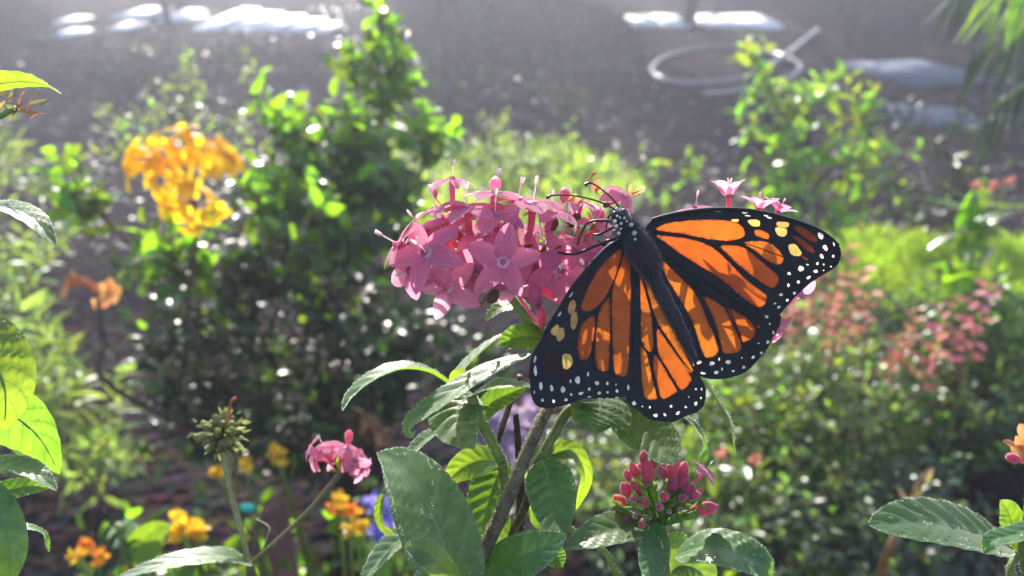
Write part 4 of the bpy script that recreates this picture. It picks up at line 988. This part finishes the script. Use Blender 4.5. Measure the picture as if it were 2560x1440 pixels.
# a woody shrub far right of the middle
shrub('open_shrub', 'loose pale green shrub with a bare woody stem behind the right wing', 'shrub', ground(1960, 560),
      [pb(1890, 110, 2.15, 50, 50, .08), pb(1900, 200, 2.15, 70, 50, .1), pb(2030, 210, 2.2, 80, 60, .1), pb(1870, 300, 2.1, 60, 50, .08), pb(2030, 310, 2.1, 130, 70, .12), pb(2130, 250, 2.2, 50, 80, .08), pb(2000, 400, 2.1, 120, 90, .12), pb(2130, 400, 2.1, 80, 90, .1), pb(2060, 490, 2.05, 130, 70, .12), pb(1900, 460, 2.05, 90, 60, .1), pb(2170, 330, 2.2, 60, 90, .1), pb(1960, 250, 2.15, 80, 60, .1)],
      ['shrub', 'cover'], .06, .6, 7, 290, 220, 'cover', stemr=.006, bark='greybark')
shrub('low_sprig', 'small leafy sprig standing just behind the pink flowers', 'plant', ground(1640, 560),
      [pb(1640, 410, 2.2, 80, 40, .06), pb(1720, 400, 2.2, 60, 40, .06), pb(1690, 460, 2.1, 90, 40, .08)], ['shrub', 'cover'], .04, .5, 6, 70, 0, stemr=.003)
shrub('low_sprig', 'leafy sprig rising from the grass left of the dark soil', 'plant', ground(1420, 560),
      [pb(1430, 350, 2.5, 60, 50, .06), pb(1480, 400, 2.4, 70, 40, .06), pb(1380, 430, 2.3, 110, 50, .08), pb(1250, 400, 2.4, 80, 60, .08)], ['shrub', 'cover'], .04, .5, 6, 90, 0, stemr=.003)

shrub('hazy_shrub', 'hazy pale green shrub behind the orange flowers', 'shrub', ground(470, 480),
      [pb(430, 260, 2.6, 120, 60, .1), pb(300, 330, 2.5, 120, 70, .1), pb(560, 330, 2.6, 130, 70, .1), pb(480, 180, 2.7, 50, 60, .06), pb(640, 180, 2.7, 40, 70, .05)], ['paleleaf', 'cover'], .05, .5, 7, 120, 160, 'paleleaf', stemr=.005)
shrub('hazy_shrub', 'low pale green shrub between the pink flowers and the hose', 'shrub', ground(1260, 480),
      [pb(1200, 380, 2.6, 130, 60, .1), pb(1330, 370, 2.6, 100, 50, .1), pb(1240, 300, 2.7, 60, 40, .06), pb(1480, 410, 2.5, 90, 50, .08)], ['paleleaf', 'cover'], .045, .5, 7, 120, 160, 'paleleaf', stemr=.005)
shrub('shade_toned_shrub', 'dark shaded shrub with pale glints under the palm fronds', 'shrub', ground(2380, 560),
      [pb(2350, 300, 2.5, 130, 90, .12), pb(2250, 420, 2.4, 110, 90, .12), pb(2430, 430, 2.4, 130, 100, .12), pb(2520, 280, 2.5, 100, 110, .1), pb(2330, 530, 2.3, 150, 60, .12)], ['shrub_shaded', 'shrub_shaded', 'cover'], .04, .5, 7, 170, 420, 'shrub_shaded', stemr=.005, upb=1.4)
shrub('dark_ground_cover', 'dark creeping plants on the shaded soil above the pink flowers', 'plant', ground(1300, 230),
      [(ground(x, y) + Vector((0, 0, .08)), .35, .3, .07) for x, y in ((1080, 190), (1180, 250), (1300, 210), (1420, 260), (1500, 180), (1350, 150), (1150, 130))], ['shrub_shaded'], .06, .5, 7, 120, 500, 'shrub_shaded', stemr=.004, upb=1.5)
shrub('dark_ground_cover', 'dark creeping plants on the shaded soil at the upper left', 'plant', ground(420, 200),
      [(ground(x, y) + Vector((0, 0, .08)), .4, .35, .07) for x, y in ((120, 190), (280, 150), (420, 200), (560, 160), (700, 190), (620, 130), (60, 110))], ['shrub_shaded'], .06, .5, 7, 120, 500, 'shrub_shaded', stemr=.004, upb=1.5)
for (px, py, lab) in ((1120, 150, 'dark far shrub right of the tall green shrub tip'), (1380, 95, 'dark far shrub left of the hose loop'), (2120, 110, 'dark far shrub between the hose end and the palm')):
    g = ground(px, py); shrub('far_shrub', lab, 'shrub', g, [(g + Vector((rnd(-.25, .25), rnd(-.2, .2), .3 + .22 * q)), .28, .25, .16) for q in range(4)], ['shrub_shaded', 'bedleaf'], .07, .5, 7, 80, 260, 'shrub_shaded', 'dark shrubs on the far shaded ground', .008, upb=.6)
# right-hand beds of small leaves: one bush after another
bush = [(1820, 1180, .30, 'cover', 'low grey-green bush directly behind the rose buds'), (2010, 1120, .34, 'greyleaf', 'speckled small-leaved bush right of the hanging narrow leaf'),
        (2230, 1100, .36, 'cover', 'bushy green patch under the coral flowers'), (2440, 1080, .36, 'shrub', 'broad-leaved green bush near the right edge'),
        (1930, 1350, .24, 'greyleaf', 'small-leaved bush behind the leaf tip at bottom centre right'), (2150, 1360, .24, 'greyleaf', 'sparkling low bush behind the long downy leaf at right'),
        (1700, 960, .30, 'cover', 'green bush half hidden behind the butterfly'), (2120, 900, .24, 'cover', 'green bush behind the lower edge of the right wing'),
        (2360, 900, .24, 'cover', 'green bush below the tallest coral flower spikes'), (2540, 860, .22, 'shrub', 'green bush at the right edge in front of the lawn'),
        (1560, 1280, .22, 'greyleaf', 'low bush left of the rose bud head'), (1950, 760, .22, 'cover', 'green bush at the tip of the right wing')]
for i, (px, py, h, key, lab) in enumerate(bush):
    g = ground(px, py + 60); c = g + Vector((0, 0, h * .55)); sz = .19 * (1 + .12 * (g.y - 1))
    shrub('low_bush', lab, 'bush', g, [(c + Vector((rnd(-.07, .07), rnd(-.06, .06), rnd(-.03, .05))), sz * rnd(.6, 1), sz * rnd(.5, .9), h * rnd(.35, .5)) for _ in range(4)],
          [key, 'greyleaf', 'cover', 'shrub_shaded'], .027 if key != 'shrub' else .036, .58, 8, 160, 1300, key if i % 3 == 0 else 'greyleaf' if i % 3 == 1 else 'bedleaf', 'small-leaved bushes filling the right-hand bed', .0025, upb=1.6)
# left and middle low growth
low = [(120, 950, .55, 'paleleaf', 'pale grassy-leaved bush behind the left edge leaves'), (280, 1150, .40, 'paleleaf', 'pale narrow-leaved bush left of the dried seed head'),
       (60, 640, .55, 'paleleaf', 'pale bush at the left edge level with the orange flowers'), (1020, 1330, .22, 'cover', 'low bush behind the large dark downy leaf'),
       (760, 1420, .16, 'shrub', 'low green bush at the foot of the brown stake'), (420, 1420, .18, 'shrub', 'low green bush under the dried seed head at the bottom')]
for i, (px, py, h, key, lab) in enumerate(low):
    g = ground(px, py + 120); c = g + Vector((0, 0, h * .55))
    shrub('low_bush', lab, 'bush', g, [(c + Vector((rnd(-.06, .06), rnd(-.05, .05), rnd(-.05, .05))), rnd(.08, .13), rnd(.07, .12), h * rnd(.35, .5)) for _ in range(4)],
          [key], .06 if key == 'paleleaf' else .04, .3 if key == 'paleleaf' else .6, 7, 110, 160, key, 'low bushes filling the left and middle beds', .0025, upb=.3)

# coral flower spikes
sp = [(1990, 700, .40), (2050, 640, .46), (2095, 690, .44), (2130, 600, .50), (2010, 780, .36), (2110, 780, .38), (2180, 720, .42), (2290, 760, .40), (2350, 800, .42), (2365, 740, .46), (2440, 720, .46), (2480, 690, .48), (2250, 830, .34), (2420, 820, .34), (2160, 660, .46)]
spl = ['leftmost coral spike beside the pink petal under the wing', 'coral spike just right of the wing edge', 'pale coral spike in the left coral clump', 'tallest coral spike of the left clump near the wing tip', 'low coral spike under the hanging pink petal', 'low coral spike in the left clump above the green bush',
       'right-hand coral spike of the left clump', 'small coral spike between the two coral clumps', 'bright coral spike at the front of the right clump', 'rose spike behind the bright coral one', 'rose spike in the right clump by the lawn', 'farthest rose spike against the lawn', 'low coral spike in the gap between clumps', 'low rose spike under the right clump', 'coral spike behind the tallest one in the left clump']
for (px, py, h), lab in zip(sp, spl):
    # distance from the spike's usual height: the tip shows at this pixel
    r = FW + RT * ((px - 1280) / F) + UP * ((720 - py) / F); k = (h - CAMZ) / r.z; tip = CAM + r * k
    g = Vector((tip.x + rnd(-.02, .02), tip.y + rnd(-.02, .05), 0))
    t = empty('coral_flower_spike', g, lab, 'flower', 'coral flower spikes in the right-hand bed')
    part('stem', tube([g, g.lerp(tip, .5) + Vector((rnd(-.01, .01), 0, 0)), tip], [.003, .0015], 6, 8), M['stem_green'], t)
    key = 'rosebl' if 'rose' in lab else 'coral'
    for j in range(11):
        f = .7 + .3 * j / 11; p = g.lerp(tip, f); a = j * 2.4
        put('blossom', petal(.3, key), t, frame(p, Vector((math.cos(a), math.sin(a), rnd(-.3, .5))), Vector((0, 0, 1)) + rvec() * .3, rnd(.018, .03)))
    for j in range(14):
        f = rnd(.15, .6); a = j * 2.4
        put('leaf', random.choice(lm('cover', .5)), t, frame(g.lerp(tip, f), Vector((math.cos(a), math.sin(a), .3)), Vector((0, 0, 1)), rnd(.025, .04)))
# stray orange petals low in the right bed
# lantana and other small flowers, lower left
def cluster_plant(name, label, cat, heads, mats, h, leafkey='shrub', hr=.016, group=None, size=.035, nl=26):
    pts = [at(*x) for x in heads]; mx = sum((p for p in pts), Vector()) / len(pts)
    g = Vector((mx.x, mx.y + .03, 0)); t = empty(name, g, label, cat, group)
    for i, p in enumerate(pts):
        part('stem', tube([g, g.lerp(p, .5) + Vector((rnd(-.02, .02), .01, .02)), p], [.003, .0018], 6, 8), M['stem_green'], t)
        key = mats[i % len(mats)]
        for j in range(14):
            a = rvec().normalized(); a.z = abs(a.z) * .8; a = (a + cdir(0, 0, .4)).normalized()
            put('blossom', petal(-.3, key), t, frame(p + a * hr * .45, (a.cross(rvec()) + a * .3), a, hr * rnd(.6, .9)))
    for j in range(nl):
        p = random.choice(pts); q = g.lerp(p, rnd(.45, .97)) + rvec() * .02
        put('leaf', random.choice(lm(leafkey, .6)), t, frame(q, rvec() + Vector((0, -.2, .2)), Vector((0, 0, 1)) + rvec() * .4, size * rnd(.7, 1.2)))
    return t
cluster_plant('lantana', 'yellow lantana flower at the bottom left of the forked stem', 'flower', [(450, 1320, .62), (490, 1335, .62), (470, 1300, .63)], ['lantana_y'], .3, hr=.015)
cluster_plant('lantana', 'orange and yellow lantana between the small pink head and big dark leaf', 'flower', [(850, 1250, .62), (880, 1275, .61), (905, 1310, .61), (875, 1325, .6), (840, 1275, .63)], ['lantana_y', 'lantana_o', 'lantana_y'], .3, hr=.0095)
cluster_plant('lantana', 'small orange lantana in the bottom left corner area', 'flower', [(225, 1360, .6), (255, 1395, .6), (195, 1390, .6), (290, 1370, .62), (375, 1400, .6), (330, 1430, .6)], ['lantana_o', 'lantana_o', 'lantana_y'], .3, leafkey='shrub_shaded', hr=.009, size=.05)
cluster_plant('lantana', 'tiny yellow flowers hanging in front of the dark shrub foot', 'flower', [(690, 1130, .8), (696, 1148, .8), (615, 1165, .82), (545, 1185, .82)], ['lantana_y'], .3, hr=.012, nl=8)
cluster_plant('violet_flower', 'violet flowers beside the big dark downy leaf', 'flower', [(940, 1260, .66), (960, 1290, .66), (950, 1330, .66), (965, 1345, .65)], ['purple'], .3, hr=.015, nl=10)
cluster_plant('mauve_flower', 'pale mauve flower mound behind the cut stem under the left wing', 'flower', [(1230, 1060, .8), (1280, 1080, .8), (1250, 1110, .8), (1310, 1060, .82), (1200, 1090, .8), (1340, 1040, .84)], ['mauve'], .3, hr=.03, nl=14)
cluster_plant('lantana', 'small orange flowers low in the bed right of the rose buds', 'flower', [(1800, 1140, .95), (1885, 1148, .95)], ['coral'], .3, hr=.011, nl=12)
cluster_plant('lantana', 'orange flowers among leaves at the right edge above the lawn', 'flower', [(2440, 465, 1.3), (2480, 470, 1.3), (2520, 455, 1.3)], ['coral'], .3, leafkey='shrub', hr=.013, nl=60, size=.06)
# dried pinkish grass spike behind the dark shrub
dgs = at(1150, 1050, .85); t = empty('dry_stalk', Vector((dgs.x + .03, dgs.y + .05, 0)), 'dry pinkish stalk left of the curled leaf under the flower head', 'plant')
part('stem', tube([Vector((dgs.x + .03, dgs.y + .05, 0)), at(985, 1130, .85), at(905, 1030, .85)], [.0025, .0015], 6, 12), M['straw'], t)
for j in range(20): put('blossom', random.choice(lm('wither', .35)), t, frame(at(905 + j * 3 + rnd(-8, 8), 1030 + j * 4 + rnd(-8, 8), .85), rvec(), rvec(), .014))
# straw stalk in front of the right bed
a = ground(2190, 1500); t = empty('straw_stalk', a, 'leaning straw-coloured dry stalk under the long downy leaf at right', 'plant')
tp = at(2310, 1190, .80)
part('stem', tube([a, at(2210, 1410, .84), at(2260, 1290, .82), tp], [.006, .005, .004, .002], 6, 14), M['straw'], t)
for j in range(18): put('spikelet', random.choice(lm('straw', .35)), t, frame(at(2245, 1310, .82).lerp(tp, rnd(0, 1)) + rvec() * .004, rvec() + Vector((.3, 0, .8)), rvec(), rnd(.012, .025)))
# brown wooden stake, teal plant tag
g = ground(690, 1500); sx = .014
pt = at(685, 1270, .88)
post('wooden_stake', Vector((pt.x, pt.y, 0)), pt.z, .03, .022, M['wood'], 'red brown wooden stake between the dried head and small pink head', 'stake')
pt = at(620, 1270, .78); t = empty('plant_tag', Vector((pt.x, pt.y, 0)), 'small teal plastic plant tag on a thin stick in the dark foliage', 'tag')
part('stick', tube([Vector((pt.x, pt.y, -.02)), pt.lerp(Vector((pt.x, pt.y, 0)), .5), pt + Vector((0, 0, -.004))], .0016, 6, 6), M['wood'], t)
part('tag_plate', tube([pt + Vector((-.007, 0, .001)), pt, pt + Vector((.007, .001, 0))], [.003, .0045, .003], 8, 8), M['teal'], t)
# dark big leaves near the bottom left
t = empty('broadleaf_plant', Vector((at(340, 1400, .52).x, at(340, 1400, .52).y, 0)), 'dark broad shaded leaves at lower left in front of the lantana', 'plant')
big_leaf(t, [(330, 1400, .52), (350, 1360, .515), (390, 1325, .51), (430, 1312, .505)], 34, (.2, -.1, .95), 'leaf', hair=0)
big_leaf(t, [(330, 1400, .52), (320, 1350, .515), (300, 1320, .51), (320, 1305, .505)], 40, (-.2, .8, .4), 'leaf', hair=0)
big_leaf(t, [(330, 1400, .52), (360, 1390, .51), (400, 1350, .50)], 44, (.1, -.2, .9), 'leaf', hair=0)
part('stem', tube([Vector(t.location), at(330, 1430, .53), at(330, 1400, .52)], [.003, .002], 6, 8), M['stem_green'], t)
# palm fronds upper right
pbase = ground(2900, 620)
t = empty('palm_clump', pbase, 'drooping palm fronds at the upper right corner', 'palm')
part('trunk', tube([pbase, pbase + Vector((0, 0, .3)), at(2880, 40, 1.9)], [.06, .05, .04], 10, 10), M['bark'], t)
for k, (ex, ey, ed, n) in enumerate([(2400, -40, 1.9, 22), (2440, 120, 1.85, 22), (2480, 270, 1.8, 20), (2500, -60, 1.7, 20)]):
    s0 = at(2880, 60 + k * 20, 1.9); e = at(ex, ey, ed); m0 = s0.lerp(e, .5) + Vector((0, 0, .06))
    part('frond_stalk', tube([s0, m0, e], [.008, .003], 6, 14), M['stem_green'], t)
    C = catmull([s0, m0, e], n)
    for i in range(3, n + 1):
        for s in (-1, 1):
            d = (e - s0).normalized(); dr = d * .45 + Vector((0, s * .45, -.85)) + rvec() * .15
            put('leaflet', random.choice(lm('shrub_shaded' if k < 3 else 'shrub', .09)), t, frame(C[i], dr, Vector((0, 0, 1)) + rvec() * .3, rnd(.12, .19)))

# ------------------------------------------------------------------ haze of the lit air
bm = bmesh.new(); bmesh.ops.create_cube(bm, size=1)
for v in bm.verts: v.co = Vector((v.co.x * 84, 24 + v.co.y * 76, 2.1 + v.co.z * 6.4))
me = bpy.data.meshes.new('haze'); bm.to_mesh(me); bm.free()
hm = bpy.data.materials.new('haze_air'); hm.use_nodes = True; n = hm.node_tree.nodes; n.remove(n['Principled BSDF'])
pv = n.new('ShaderNodeVolumePrincipled'); pv.inputs['Color'].default_value = (.82, .83, 1, 1); pv.inputs['Density'].default_value = .024; pv.inputs['Anisotropy'].default_value = .6
hm.node_tree.links.new(pv.outputs[0], n['Material Output'].inputs['Volume']); me.materials.append(hm)
put('haze', me, kind='stuff')
